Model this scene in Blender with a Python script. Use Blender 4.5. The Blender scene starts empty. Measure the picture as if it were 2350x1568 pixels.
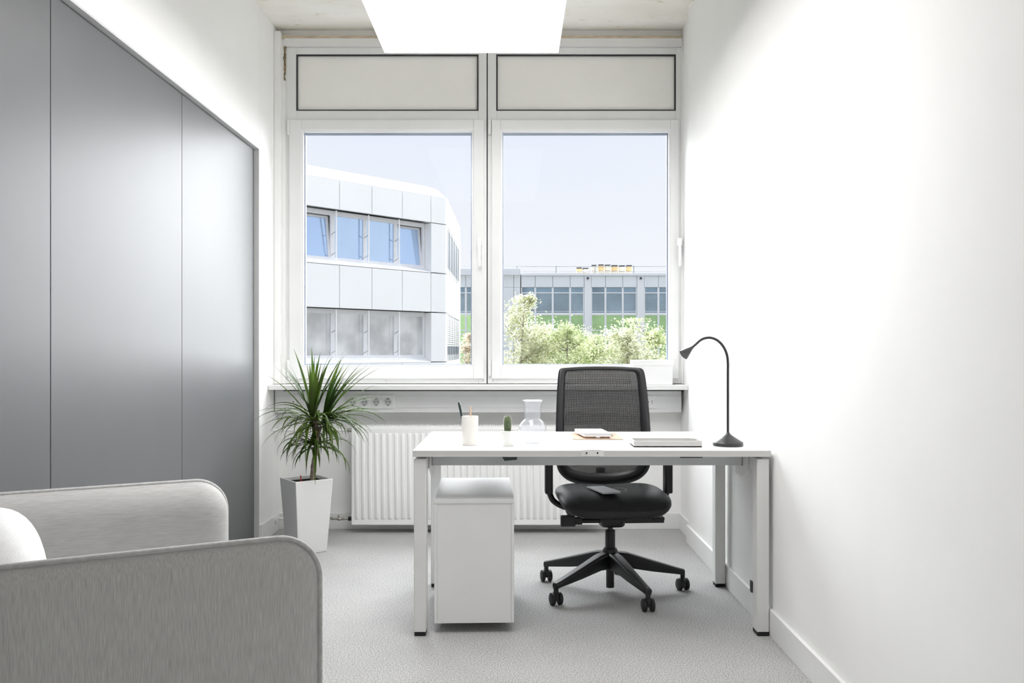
import bpy, math, random
from mathutils import Vector, Matrix

# ------------------------------------------------------------------ scene, camera, light
scene = bpy.context.scene
C = scene.collection
PI = math.pi
CAM_H = 1.125
FPX = 2050.0                      # focal length in pixels of the 2350 x 1568 frame

cd = bpy.data.cameras.new('camera')
cam = bpy.data.objects.new('camera', cd)
C.objects.link(cam)
cam.location = (0, 0, CAM_H)
cam.rotation_euler = (PI / 2, 0, 0)
cd.sensor_fit = 'HORIZONTAL'
cd.sensor_width = 36.0
cd.lens = 36.0 * FPX / 2350.0
cd.shift_x = -3.0 / 2350.0
cd.shift_y = 18.0 / 2350.0
cd.clip_start = 0.05
cd.clip_end = 500
scene.camera = cam

vs = scene.view_settings
vs.view_transform = 'Standard'
vs.look = 'None'
vs.exposure = 0.0
vs.gamma = 1.0
vs.use_curve_mapping = False

world = bpy.data.worlds.new('sky')
scene.world = world
world.use_nodes = True
wn = world.node_tree.nodes
wl = world.node_tree.links
wn.clear()
wo = wn.new('ShaderNodeOutputWorld')
wb = wn.new('ShaderNodeBackground')
wtc = wn.new('ShaderNodeTexCoord')
wsep = wn.new('ShaderNodeSeparateXYZ')
wr = wn.new('ShaderNodeValToRGB')
wr.color_ramp.elements[0].position = 0.0
wr.color_ramp.elements[0].color = (0.99, 0.99, 1.0, 1)
wr.color_ramp.elements[1].position = 0.30
wr.color_ramp.elements[1].color = (0.80, 0.86, 1.0, 1)
wnz = wn.new('ShaderNodeTexNoise')
wnz.inputs['Scale'].default_value = 3.0
wnz.inputs['Detail'].default_value = 5.0
wcr = wn.new('ShaderNodeValToRGB')
wcr.color_ramp.elements[0].position = 0.48
wcr.color_ramp.elements[0].color = (0, 0, 0, 1)
wcr.color_ramp.elements[1].position = 0.75
wcr.color_ramp.elements[1].color = (0.6, 0.6, 0.6, 1)
wmix = wn.new('ShaderNodeMixRGB')
wmix.inputs[2].default_value = (0.93, 0.945, 0.98, 1)
wl.new(wtc.outputs['Generated'], wsep.inputs[0])
wl.new(wsep.outputs['Z'], wr.inputs[0])
wl.new(wtc.outputs['Generated'], wnz.inputs['Vector'])
wl.new(wnz.outputs['Fac'], wcr.inputs[0])
wl.new(wcr.outputs[0], wmix.inputs[0])
wl.new(wr.outputs[0], wmix.inputs[1])
wl.new(wmix.outputs[0], wb.inputs[0])
wb.inputs[1].default_value = 1.0
wl.new(wb.outputs[0], wo.inputs[0])

# broad lamp added beyond the windows, stands in for their sky light: very soft, no disc to be seen
sd = bpy.data.lights.new('daylight_fill', 'SUN')
sd.energy = 21.0
sd.angle = math.radians(105)
sd.color = (0.965, 0.985, 1.0)
daylight_fill = bpy.data.objects.new('daylight_fill', sd)
C.objects.link(daylight_fill)
FILL_AZ = math.radians(5)         # + is towards the right of the window
FILL_EL = math.radians(30)
to_fill = Vector((math.sin(FILL_AZ) * math.cos(FILL_EL), math.cos(FILL_AZ) * math.cos(FILL_EL), math.sin(FILL_EL)))
daylight_fill.rotation_euler = to_fill.to_track_quat('Z', 'Y').to_euler()

LAMP_STRENGTH = 8.4
scene.cycles.adaptive_threshold = 0.05
scene.cycles.use_light_tree = False
scene.cycles.glossy_bounces = 3
scene.cycles.max_bounces = 10
scene.cycles.diffuse_bounces = 6
scene.cycles.transparent_max_bounces = 16

# ------------------------------------------------------------------ materials
def nt(name):
    m = bpy.data.materials.new(name)
    m.use_nodes = True
    n = m.node_tree.nodes
    return m, n, m.node_tree.links, n['Principled BSDF']

def mat(name, col, rough=0.5, metal=0.0, var=0.0, vscale=8.0, bump=0.0, bscale=200.0, stretch=None,
        emit=None, coat=0.0, spec=0.5, objrand=0.0, detail=4.0, col2=None, lo=0.35, hi=0.65):
    """plain principled surface with procedural colour variation (var or col2) and fine relief"""
    m, n, l, b = nt(name)
    b.inputs['Base Color'].default_value = (*col, 1)
    b.inputs['Roughness'].default_value = rough
    b.inputs['Metallic'].default_value = metal
    b.inputs['Specular IOR Level'].default_value = spec
    b.inputs['Coat Weight'].default_value = coat
    tc = n.new('ShaderNodeTexCoord')
    mp = n.new('ShaderNodeMapping')
    l.new(tc.outputs['Object'], mp.inputs['Vector'])
    if stretch:
        mp.inputs['Scale'].default_value = stretch
    if var > 0 or col2 is not None:
        nz = n.new('ShaderNodeTexNoise')
        nz.inputs['Scale'].default_value = vscale
        nz.inputs['Detail'].default_value = detail
        l.new(mp.outputs['Vector'], nz.inputs['Vector'])
        rp = n.new('ShaderNodeValToRGB')
        rp.color_ramp.elements[0].position = lo
        rp.color_ramp.elements[1].position = hi
        c2 = col2 if col2 is not None else tuple(min(1, c * (1 + var)) for c in col)
        c1 = col if col2 is not None else tuple(c * (1 - var) for c in col)
        rp.color_ramp.elements[0].color = (*c1, 1)
        rp.color_ramp.elements[1].color = (*c2, 1)
        l.new(nz.outputs['Fac'], rp.inputs[0])
        last = rp.outputs[0]
        if objrand > 0:
            oi = n.new('ShaderNodeObjectInfo')
            hs = n.new('ShaderNodeHueSaturation')
            mr = n.new('ShaderNodeMapRange')
            mr.inputs[3].default_value = 1 - objrand
            mr.inputs[4].default_value = 1 + objrand
            l.new(oi.outputs['Random'], mr.inputs[0])
            l.new(mr.outputs[0], hs.inputs['Value'])
            l.new(last, hs.inputs['Color'])
            last = hs.outputs[0]
        l.new(last, b.inputs['Base Color'])
    if bump > 0:
        nb = n.new('ShaderNodeTexNoise')
        nb.inputs['Scale'].default_value = bscale
        nb.inputs['Detail'].default_value = 3
        l.new(mp.outputs['Vector'], nb.inputs['Vector'])
        bp = n.new('ShaderNodeBump')
        bp.inputs['Strength'].default_value = bump
        bp.inputs['Distance'].default_value = 0.004
        l.new(nb.outputs['Fac'], bp.inputs['Height'])
        l.new(bp.outputs[0], b.inputs['Normal'])
    if emit:
        b.inputs['Emission Color'].default_value = (*emit[0], 1)
        b.inputs['Emission Strength'].default_value = emit[1]
    return m

def thin_glass(name, tint=(0.97, 0.985, 0.98), refl=1.0, ior=1.45, haze=0.0):
    """clear pane: straight-through transparency plus Fresnel reflection"""
    m, n, l, b = nt(name)
    n.remove(b)
    out = n['Material Output']
    tr = n.new('ShaderNodeBsdfTransparent')
    tr.inputs[0].default_value = (*tint, 1)
    gl = n.new('ShaderNodeBsdfGlossy')
    gl.inputs['Roughness'].default_value = 0.02
    fr = n.new('ShaderNodeLayerWeight')
    fr.inputs[0].default_value = 0.5
    pw = n.new('ShaderNodeMath'); pw.operation = 'POWER'; pw.inputs[1].default_value = 4.0
    l.new(fr.outputs['Facing'], pw.inputs[0])
    sc_ = n.new('ShaderNodeMath'); sc_.operation = 'MULTIPLY_ADD'
    sc_.inputs[1].default_value = 0.9; sc_.inputs[2].default_value = ((ior - 1) / (ior + 1)) ** 2
    l.new(pw.outputs[0], sc_.inputs[0])
    mul = n.new('ShaderNodeMath')
    mul.operation = 'MULTIPLY'
    mul.inputs[1].default_value = refl
    mx = n.new('ShaderNodeMixShader')
    l.new(sc_.outputs[0], mul.inputs[0])
    l.new(mul.outputs[0], mx.inputs[0])
    l.new(tr.outputs[0], mx.inputs[1])
    l.new(gl.outputs[0], mx.inputs[2])
    last = mx.outputs[0]
    if haze > 0:
        df = n.new('ShaderNodeBsdfTranslucent')
        df.inputs[0].default_value = (0.95, 0.95, 0.97, 1)
        d2 = n.new('ShaderNodeBsdfDiffuse')
        d2.inputs[0].default_value = (0.95, 0.95, 0.97, 1)
        ad = n.new('ShaderNodeMixShader')
        l.new(df.outputs[0], ad.inputs[1]); l.new(d2.outputs[0], ad.inputs[2])
        m2 = n.new('ShaderNodeMixShader')
        m2.inputs[0].default_value = haze
        l.new(last, m2.inputs[1])
        l.new(ad.outputs[0], m2.inputs[2])
        last = m2.outputs[0]
    l.new(last, out.inputs[0])
    return m

def leaf_mat(name, col, col2, trans=0.35, rough=0.4, vscale=6.0, spec=0.5, objrand=0.2):
    m, n, l, b = nt(name)
    out = n['Material Output']
    tc = n.new('ShaderNodeTexCoord')
    nz = n.new('ShaderNodeTexNoise')
    nz.inputs['Scale'].default_value = vscale
    l.new(tc.outputs['Object'], nz.inputs['Vector'])
    rp = n.new('ShaderNodeValToRGB')
    rp.color_ramp.elements[0].position = 0.35
    rp.color_ramp.elements[1].position = 0.65
    rp.color_ramp.elements[0].color = (*col, 1)
    rp.color_ramp.elements[1].color = (*col2, 1)
    l.new(nz.outputs['Fac'], rp.inputs[0])
    oi = n.new('ShaderNodeObjectInfo')
    mr = n.new('ShaderNodeMapRange')
    mr.inputs[3].default_value = 1 - objrand
    mr.inputs[4].default_value = 1 + objrand
    hs = n.new('ShaderNodeHueSaturation')
    l.new(oi.outputs['Random'], mr.inputs[0])
    l.new(mr.outputs[0], hs.inputs['Value'])
    l.new(rp.outputs[0], hs.inputs['Color'])
    l.new(hs.outputs[0], b.inputs['Base Color'])
    b.inputs['Roughness'].default_value = rough
    b.inputs['Specular IOR Level'].default_value = spec
    ts = n.new('ShaderNodeBsdfTranslucent')
    l.new(hs.outputs[0], ts.inputs[0])
    mx = n.new('ShaderNodeMixShader')
    mx.inputs[0].default_value = trans
    l.new(b.outputs[0], mx.inputs[1])
    l.new(ts.outputs[0], mx.inputs[2])
    l.new(mx.outputs[0], out.inputs[0])
    return m

def net_mat(name, col, pitch, thr):
    """woven chair mesh: real see-through holes between the threads"""
    m, n, l, b = nt(name)
    out = n['Material Output']
    b.inputs['Base Color'].default_value = (*col, 1)
    b.inputs['Roughness'].default_value = 0.6
    tc = n.new('ShaderNodeTexCoord')
    sp = n.new('ShaderNodeSeparateXYZ')
    l.new(tc.outputs['Object'], sp.inputs[0])
    outs = []
    for ax, p in (('X', pitch), ('Z', pitch * 1.15)):
        mu = n.new('ShaderNodeMath'); mu.operation = 'MULTIPLY'; mu.inputs[1].default_value = 2 * PI / p
        si = n.new('ShaderNodeMath'); si.operation = 'SINE'
        gt = n.new('ShaderNodeMath'); gt.operation = 'GREATER_THAN'; gt.inputs[1].default_value = thr
        l.new(sp.outputs[ax], mu.inputs[0]); l.new(mu.outputs[0], si.inputs[0]); l.new(si.outputs[0], gt.inputs[0])
        outs.append(gt.outputs[0])
    ml = n.new('ShaderNodeMath'); ml.operation = 'MULTIPLY'
    l.new(outs[0], ml.inputs[0]); l.new(outs[1], ml.inputs[1])
    tr = n.new('ShaderNodeBsdfTransparent')
    mx = n.new('ShaderNodeMixShader')
    l.new(ml.outputs[0], mx.inputs[0]); l.new(b.outputs[0], mx.inputs[1]); l.new(tr.outputs[0], mx.inputs[2])
    l.new(mx.outputs[0], out.inputs[0])
    return m

M = {}
M['wall'] = mat('wall_paint', (0.91, 0.905, 0.895), 0.75, var=0.012, vscale=3, bump=0.04, bscale=160)
M['wall_low'] = mat('parapet_paint', (0.93, 0.925, 0.915), 0.7, var=0.02, vscale=3, bump=0.05, bscale=120)
M['base'] = mat('baseboard_paint', (0.84, 0.84, 0.835), 0.45, var=0.01)
M['frame'] = mat('window_frame_white', (0.82, 0.82, 0.815), 0.35, var=0.015, vscale=4)
M['bead'] = mat('glazing_bead_white', (0.88, 0.88, 0.88), 0.3, var=0.01)
M['infill'] = mat('infill_panel_cream', (0.93, 0.915, 0.885), 0.5, var=0.02, vscale=2)
M['gasket'] = mat('dark_gasket', (0.035, 0.035, 0.04), 0.6, var=0.1)
M['spacer'] = mat('pane_spacer', (0.33, 0.37, 0.46), 0.35, metal=0.3, var=0.05)
M['pane'] = thin_glass('window_pane', (0.985, 0.99, 0.99), 0.05)
M['flash'] = mat('header_metal', (0.80, 0.79, 0.78), 0.4, var=0.02)
M['raw_wood'] = mat('raw_strip', (0.62, 0.53, 0.40), 0.7, var=0.2, vscale=14, stretch=(1, 8, 8))
M['foam'] = mat('crack_foam', (0.10, 0.075, 0.05), 0.9, col2=(0.40, 0.30, 0.18), vscale=60, bump=0.8, bscale=90)
M['screw'] = mat('screw_head', (0.45, 0.45, 0.45), 0.4, metal=0.6, var=0.05)
M['door'] = mat('satin_grey_laminate', (0.135, 0.137, 0.143), 0.38, metal=0.0, var=0.02, vscale=2, bump=0.02, bscale=300, spec=0.18)
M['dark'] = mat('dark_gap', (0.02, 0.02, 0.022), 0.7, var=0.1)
M['jamb'] = mat('recess_jamb', (0.62, 0.62, 0.62), 0.5, var=0.02)
M['desk'] = mat('desk_white', (0.86, 0.86, 0.855), 0.30, var=0.008, bump=0.015, bscale=400)
M['deskedge'] = mat('desk_edge', (0.66, 0.652, 0.64), 0.4, var=0.01)
M['steel'] = mat('white_powder_steel', (0.80, 0.795, 0.785), 0.38, var=0.01, bump=0.02, bscale=500)
M['beam'] = mat('grey_beam_steel', (0.62, 0.63, 0.64), 0.4, var=0.01)
M['black'] = mat('black_plastic', (0.014, 0.014, 0.016), 0.42, var=0.12, bump=0.05, bscale=500)
M['blacksoft'] = mat('black_rubber', (0.012, 0.012, 0.013), 0.6, var=0.1)
M['seat'] = mat('black_leatherette', (0.018, 0.018, 0.02), 0.52, var=0.1, bump=0.06, bscale=350, spec=0.45)
M['net'] = net_mat('black_mesh', (0.014, 0.015, 0.016), 0.0046, 0.54)
M['lampblack'] = mat('matte_black_metal', (0.03, 0.03, 0.033), 0.36, var=0.08, spec=0.55)
M['cab'] = mat('pedestal_white', (0.83, 0.828, 0.82), 0.30, var=0.008)
M['ceramic'] = mat('white_ceramic', (0.86, 0.855, 0.84), 0.35, var=0.01)
M['cup'] = mat('cream_cup', (0.85, 0.82, 0.79), 0.5, var=0.015)
M['soil'] = mat('soil', (0.03, 0.022, 0.016), 0.95, var=0.5, vscale=120, bump=0.8, bscale=90)
M['cactus'] = mat('cactus_green', (0.05, 0.10, 0.035), 0.55, col2=(0.09, 0.16, 0.06), vscale=60)
M['spine'] = mat('pale_spines', (0.80, 0.78, 0.66), 0.7, var=0.1)
M['carafe'] = thin_glass('ribbed_glass', (0.97, 0.975, 0.985), 1.0, 1.5, haze=0.045)
M['kraft'] = mat('tan_card', (0.52, 0.39, 0.29), 0.7, var=0.05, vscale=40)
M['paper'] = mat('white_paper', (0.88, 0.87, 0.86), 0.7, var=0.02, vscale=60)
M['pages'] = mat('page_block', (0.72, 0.72, 0.74), 0.8, var=0.08, vscale=30, stretch=(1, 1, 60))
M['tray'] = mat('pale_grey_tray', (0.56, 0.55, 0.54), 0.5, var=0.02)
M['leaflet'] = mat('grey_leaflet', (0.66, 0.66, 0.68), 0.55, var=0.04, vscale=20)
M['pencil'] = mat('raw_pencil', (0.75, 0.56, 0.42), 0.5, var=0.08, vscale=40)
M['pen'] = mat('dark_pen', (0.03, 0.045, 0.05), 0.3, var=0.1)
M['chrome'] = mat('chrome', (0.7, 0.7, 0.72), 0.2, metal=1.0, var=0.02)
M['brass'] = mat('worn_valve_metal', (0.42, 0.40, 0.37), 0.4, metal=0.7, var=0.25, vscale=50)
M['planter'] = mat('planter_white', (0.84, 0.838, 0.83), 0.35, var=0.01)
M['trunk'] = mat('dracaena_trunk', (0.30, 0.24, 0.19), 0.85, var=0.3, vscale=30, stretch=(1, 1, 5), bump=0.5, bscale=60)
M['leaf'] = leaf_mat('dracaena_leaf', (0.034, 0.072, 0.014), (0.10, 0.16, 0.022), 0.44, 0.38, 5.0, 0.40, 0.35)
M['redtag'] = mat('red_indicator', (0.5, 0.05, 0.05), 0.4, var=0.1)
M['radiator'] = mat('radiator_enamel', (0.94, 0.94, 0.935), 0.28, var=0.006)
M['trunking'] = mat('trunking_white', (0.85, 0.85, 0.855), 0.42, var=0.012)
M['socket'] = mat('socket_white', (0.86, 0.86, 0.86), 0.3, var=0.01)
M['diffuser'] = mat('lamp_diffuser', (0.9, 0.9, 0.9), 0.5, var=0.005, emit=((1.0, 0.995, 0.985), LAMP_STRENGTH))
M['lampbody'] = mat('lamp_body_white', (0.85, 0.85, 0.85), 0.4, var=0.01)
M['wire'] = mat('steel_wire', (0.5, 0.5, 0.5), 0.3, metal=0.9, var=0.05)
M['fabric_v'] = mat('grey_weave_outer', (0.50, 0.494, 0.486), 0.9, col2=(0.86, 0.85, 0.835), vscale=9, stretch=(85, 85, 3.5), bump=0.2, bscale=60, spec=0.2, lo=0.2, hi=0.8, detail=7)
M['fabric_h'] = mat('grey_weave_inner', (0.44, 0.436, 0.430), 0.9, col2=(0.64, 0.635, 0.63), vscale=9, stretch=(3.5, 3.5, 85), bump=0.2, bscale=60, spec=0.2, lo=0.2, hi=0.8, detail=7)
M['piping'] = mat('grey_piping', (0.66, 0.655, 0.65), 0.85, var=0.08, vscale=90, bump=0.3, bscale=400)
M['cushion'] = mat('window_lit_cushion', (0.80, 0.80, 0.80), 0.9, var=0.03, vscale=60, bump=0.2, bscale=300, spec=0.2)  # same grey fabric, strong window light put into a paler colour

def carpet():
    m, n, l, b = nt('speckled_carpet')
    tc = n.new('ShaderNodeTexCoord')
    n1 = n.new('ShaderNodeTexNoise'); n1.inputs['Scale'].default_value = 210; n1.inputs['Detail'].default_value = 3
    n2 = n.new('ShaderNodeTexNoise'); n2.inputs['Scale'].default_value = 5; n2.inputs['Detail'].default_value = 4
    l.new(tc.outputs['Object'], n1.inputs['Vector']); l.new(tc.outputs['Object'], n2.inputs['Vector'])
    r1 = n.new('ShaderNodeValToRGB')
    r1.color_ramp.elements[0].position = 0.36; r1.color_ramp.elements[0].color = (0.27, 0.268, 0.265, 1)
    r1.color_ramp.elements[1].position = 0.64; r1.color_ramp.elements[1].color = (0.65, 0.646, 0.635, 1)
    l.new(n1.outputs['Fac'], r1.inputs[0])
    r2 = n.new('ShaderNodeValToRGB')
    r2.color_ramp.elements[0].position = 0.3; r2.color_ramp.elements[0].color = (0.94, 0.94, 0.95, 1)
    r2.color_ramp.elements[1].position = 0.7; r2.color_ramp.elements[1].color = (1, 1, 1, 1)
    l.new(n2.outputs['Fac'], r2.inputs[0])
    mx = n.new('ShaderNodeMixRGB'); mx.blend_type = 'MULTIPLY'; mx.inputs[0].default_value = 1
    l.new(r1.outputs[0], mx.inputs[1]); l.new(r2.outputs[0], mx.inputs[2])
    l.new(mx.outputs[0], b.inputs['Base Color'])
    b.inputs['Roughness'].default_value = 0.95
    b.inputs['Specular IOR Level'].default_value = 0.1
    bp = n.new('ShaderNodeBump'); bp.inputs['Strength'].default_value = 0.5; bp.inputs['Distance'].default_value = 0.004
    l.new(n1.outputs['Fac'], bp.inputs['Height']); l.new(bp.outputs[0], b.inputs['Normal'])
    return m
M['carpet'] = carpet()

def concrete():
    m, n, l, b = nt('stained_concrete')
    tc = n.new('ShaderNodeTexCoord')
    mp = n.new('ShaderNodeMapping'); mp.inputs['Scale'].default_value = (1.0, 2.2, 1)
    l.new(tc.outputs['Object'], mp.inputs['Vector'])
    n1 = n.new('ShaderNodeTexNoise'); n1.inputs['Scale'].default_value = 1.6; n1.inputs['Detail'].default_value = 5
    n2 = n.new('ShaderNodeTexNoise'); n2.inputs['Scale'].default_value = 11; n2.inputs['Detail'].default_value = 8; n2.inputs['Roughness'].default_value = 0.7
    for q in (n1, n2):
        l.new(mp.outputs['Vector'], q.inputs['Vector'])
    r1 = n.new('ShaderNodeValToRGB')
    r1.color_ramp.elements[0].position = 0.3; r1.color_ramp.elements[0].color = (0.84, 0.81, 0.73, 1)
    r1.color_ramp.elements[1].position = 0.7; r1.color_ramp.elements[1].color = (0.92, 0.905, 0.865, 1)
    r2 = n.new('ShaderNodeValToRGB')
    r2.color_ramp.elements[0].position = 0.60; r2.color_ramp.elements[0].color = (1, 1, 1, 1)
    r2.color_ramp.elements[1].position = 0.74; r2.color_ramp.elements[1].color = (0.66, 0.50, 0.34, 1)
    l.new(n1.outputs['Fac'], r1.inputs[0]); l.new(n2.outputs['Fac'], r2.inputs[0])
    mx = n.new('ShaderNodeMixRGB'); mx.blend_type = 'MULTIPLY'; mx.inputs[0].default_value = 0.9
    l.new(r1.outputs[0], mx.inputs[1]); l.new(r2.outputs[0], mx.inputs[2])
    l.new(mx.outputs[0], b.inputs['Base Color'])
    b.inputs['Roughness'].default_value = 0.9
    bp = n.new('ShaderNodeBump'); bp.inputs['Strength'].default_value = 0.4; bp.inputs['Distance'].default_value = 0.006
    l.new(n2.outputs['Fac'], bp.inputs['Height']); l.new(bp.outputs[0], b.inputs['Normal'])
    return m
M['concrete'] = concrete()

# outdoor materials
M['o_white'] = mat('facade_white', (0.96, 0.96, 0.96), 0.5, var=0.012, vscale=0.6)
M['o_joint'] = mat('facade_joint', (0.30, 0.29, 0.28), 0.8, var=0.1, vscale=1.0)
M['o_frame'] = mat('facade_window_frame', (0.84, 0.84, 0.86), 0.4, var=0.02)
M['o_glass_sky'] = mat('facade_glass_sky_tint', (0.55, 0.70, 0.92), 0.08, metal=0.85, var=0.03, vscale=0.5)  # blue of the reflected sky mixed into the glass colour
M['o_glass_grey'] = mat('facade_glass_grey', (0.66, 0.665, 0.67), 0.12, metal=0.25, var=0.18, vscale=1.3, detail=2)
M['o_panel'] = mat('far_facade_panel', (0.87, 0.905, 0.96), 0.5, var=0.02, vscale=0.4)
M['o_col'] = mat('far_facade_pilaster', (0.91, 0.925, 0.965), 0.5, var=0.02, vscale=0.4)
M['o_tint'] = mat('far_tinted_glass', (0.26, 0.36, 0.44), 0.10, metal=0.35, var=0.25, vscale=0.5, detail=2)
M['o_glass_foliage'] = mat('far_foliage_tint_glass', (0.34, 0.52, 0.27), 0.06, metal=0.8, var=0.1, vscale=1.2)  # green of mirrored foliage put into the glass colour
M['o_side_glass'] = mat('side_wing_glass', (0.13, 0.15, 0.17), 0.6, var=0.05, spec=0.05)
M['o_side_bar'] = mat('side_wing_mullion', (0.30, 0.31, 0.33), 0.6, var=0.03)
M['o_blind'] = mat('far_blind_slat', (0.62, 0.70, 0.76), 0.5, var=0.05)
M['o_rail'] = mat('roof_rail_metal', (0.42, 0.46, 0.50), 0.5, metal=0.3, var=0.05)
M['o_box'] = mat('roof_box_dark', (0.04, 0.05, 0.07), 0.6, var=0.1)
M['o_pack'] = mat('roof_pallet_orange', (0.86, 0.60, 0.30), 0.7, var=0.12, vscale=2)
M['o_pack2'] = mat('roof_pallet_cream', (0.88, 0.80, 0.64), 0.7, var=0.08, vscale=2)
M['o_ground'] = mat('yard_asphalt', (0.10, 0.105, 0.09), 0.9, var=0.08, vscale=0.3)
M['o_bark'] = mat('tree_bark', (0.34, 0.30, 0.25), 0.9, var=0.25, vscale=4)
M['o_leaf_a'] = leaf_mat('tree_leaf_pale', (0.34, 0.36, 0.17), (0.93, 0.93, 0.78), 0.40, 0.6, 2.6, 0.3, 0.05)  # pale tone paints blown-out light, dark tone the shaded gaps; likewise below
M['o_leaf_b'] = leaf_mat('tree_leaf_fresh', (0.28, 0.35, 0.13), (0.88, 0.90, 0.66), 0.40, 0.6, 2.6, 0.3, 0.05)
M['o_leaf_c'] = leaf_mat('tree_leaf_reddish', (0.40, 0.33, 0.24), (0.90, 0.84, 0.72), 0.40, 0.6, 2.6, 0.3, 0.05)

# ------------------------------------------------------------------ mesh helpers
def link(o, parent=None):
    C.objects.link(o)
    if parent is not None:
        o.parent = parent
    return o

class MB:
    """collects simple shapes; build() links them as ONE mesh object"""
    def __init__(s):
        s.v = []; s.f = []
    def add(s, vs_, fs_):
        k = len(s.v)
        s.v += [tuple(p) for p in vs_]
        s.f += [tuple(i + k for i in f) for f in fs_]
        return s
    def box(s, x0, x1, y0, y1, z0, z1):
        return s.add([(x0, y0, z0), (x1, y0, z0), (x1, y1, z0), (x0, y1, z0), (x0, y0, z1), (x1, y0, z1), (x1, y1, z1), (x0, y1, z1)],
                     [(0, 3, 2, 1), (4, 5, 6, 7), (0, 1, 5, 4), (1, 2, 6, 5), (2, 3, 7, 6), (3, 0, 4, 7)])
    def hexa(s, p):
        """8 corners, bottom ring then top ring (counter-clockwise from above)"""
        return s.add(p, [(0, 3, 2, 1), (4, 5, 6, 7), (0, 1, 5, 4), (1, 2, 6, 5), (2, 3, 7, 6), (3, 0, 4, 7)])
    def ring(s, x0, x1, z0, z1, y0, y1, l, r, b, t):
        """rectangular frame in the x-z plane with bar widths l, r, b, t"""
        s.box(x0, x0 + l, y0, y1, z0, z1)
        s.box(x1 - r, x1, y0, y1, z0, z1)
        s.box(x0 + l, x1 - r, y0, y1, z0, z0 + b)
        s.box(x0 + l, x1 - r, y0, y1, z1 - t, z1)
        return s
    def tube(s, pts, r, n=12, cap=True):
        pts = [Vector(p) for p in pts]
        rs = r if isinstance(r, (list, tuple)) else [r] * len(pts)
        k = len(s.v)
        prev = None
        for i, p in enumerate(pts):
            t = (pts[min(i + 1, len(pts) - 1)] - pts[max(i - 1, 0)]).normalized()
            if prev is None:
                a = Vector((0, 0, 1)) if abs(t.z) < 0.9 else Vector((1, 0, 0))
                u = t.cross(a).normalized()
            else:
                u = (prev - t * prev.dot(t)).normalized()
            prev = u
            w = t.cross(u)
            for j in range(n):
                a = 2 * PI * j / n
                s.v.append(tuple(p + (u * math.cos(a) + w * math.sin(a)) * rs[i]))
        for i in range(len(pts) - 1):
            for j in range(n):
                a = k + i * n + j; b = k + i * n + (j + 1) % n
                s.f.append((a, b, b + n, a + n))
        if cap:
            s.f.append(tuple(k + j for j in reversed(range(n))))
            s.f.append(tuple(k + (len(pts) - 1) * n + j for j in range(n)))
        return s
    def lathe(s, prof, c=(0, 0, 0), n=32, cap=True, ripple=0.0, rn=0):
        k = len(s.v)
        for (r, z) in prof:
            for j in range(n):
                a = 2 * PI * j / n
                rr = r * (1 + ripple * math.cos(rn * a)) if rn else r
                s.v.append((c[0] + rr * math.cos(a), c[1] + rr * math.sin(a), c[2] + z))
        for i in range(len(prof) - 1):
            for j in range(n):
                a = k + i * n + j; b = k + i * n + (j + 1) % n
                s.f.append((a, b, b + n, a + n))
        if cap:
            s.f.append(tuple(k + j for j in reversed(range(n))))
            s.f.append(tuple(k + (len(prof) - 1) * n + j for j in range(n)))
        return s
    def superq(s, c, a, b, h, e1=0.4, e2=0.4, nu=40, nv=20, warp=None):
        k = len(s.v)
        sg = lambda x, e: math.copysign(abs(x) ** e, x)
        for i in range(nv + 1):
            ph = -PI / 2 + PI * i / nv
            for j in range(nu):
                th = 2 * PI * j / nu
                x = a * sg(math.cos(ph), e1) * sg(math.cos(th), e2)
                y = b * sg(math.cos(ph), e1) * sg(math.sin(th), e2)
                z = h * sg(math.sin(ph), e1)
                if warp:
                    x, y, z = warp(x, y, z)
                s.v.append((c[0] + x, c[1] + y, c[2] + z))
        for i in range(nv):
            for j in range(nu):
                p = k + i * nu + j; q = k + i * nu + (j + 1) % nu
                s.f.append((p, q, q + nu, p + nu))
        return s
    def prism(s, poly, z0, z1):
        n = len(poly)
        return s.add([(x, y, z0) for x, y in poly] + [(x, y, z1) for x, y in poly],
                     [tuple(reversed(range(n))), tuple(range(n, 2 * n))] + [(i, (i + 1) % n, (i + 1) % n + n, i + n) for i in range(n)])
    def rot(s, mtx):
        s.v = [tuple(mtx @ Vector(p)) for p in s.v]
        return s
    def mesh(s, name, m, smooth=False, org=(0, 0, 0)):
        me = bpy.data.meshes.new(name)
        ox, oy, oz = org
        me.from_pydata([(x - ox, y - oy, z - oz) for x, y, z in s.v], [], s.f)
        me.update()
        me.materials.append(m)
        if smooth:
            me.shade_smooth()
        return me
    def build(s, name, m, parent=None, smooth=False, bevel=0.0, org=(0, 0, 0), seg=2, auto=None, sub=0):
        me = s.mesh(name, m, smooth or auto is not None, org)
        if auto is not None:
            me.set_sharp_from_angle(angle=math.radians(auto))
        o = bpy.data.objects.new(name, me)
        link(o, parent)
        if parent is None and org != (0, 0, 0):
            o.location = org
        if bevel > 0:
            b = o.modifiers.new('bevel', 'BEVEL')
            b.width = bevel; b.segments = seg; b.limit_method = 'ANGLE'; b.angle_limit = math.radians(40)
            me.shade_smooth()
            b.harden_normals = False
            me.set_sharp_from_angle(angle=math.radians(60))
        if sub:
            q = o.modifiers.new('sub', 'SUBSURF'); q.levels = sub; q.render_levels = sub
        return o

def share(o, parent, loc=(0, 0, 0), rz=0.0, link_to=True):
    """another object on the same mesh data"""
    c = o.copy()
    C.objects.link(c)
    c.parent = parent
    c.location = loc
    c.rotation_euler = (0, 0, rz)
    return c

def tag(o, label=None, cat=None, group=None, kind=None):
    if label: o['label'] = label
    if cat: o['category'] = cat
    if group: o['group'] = group
    if kind: o['kind'] = kind
    return o

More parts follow.
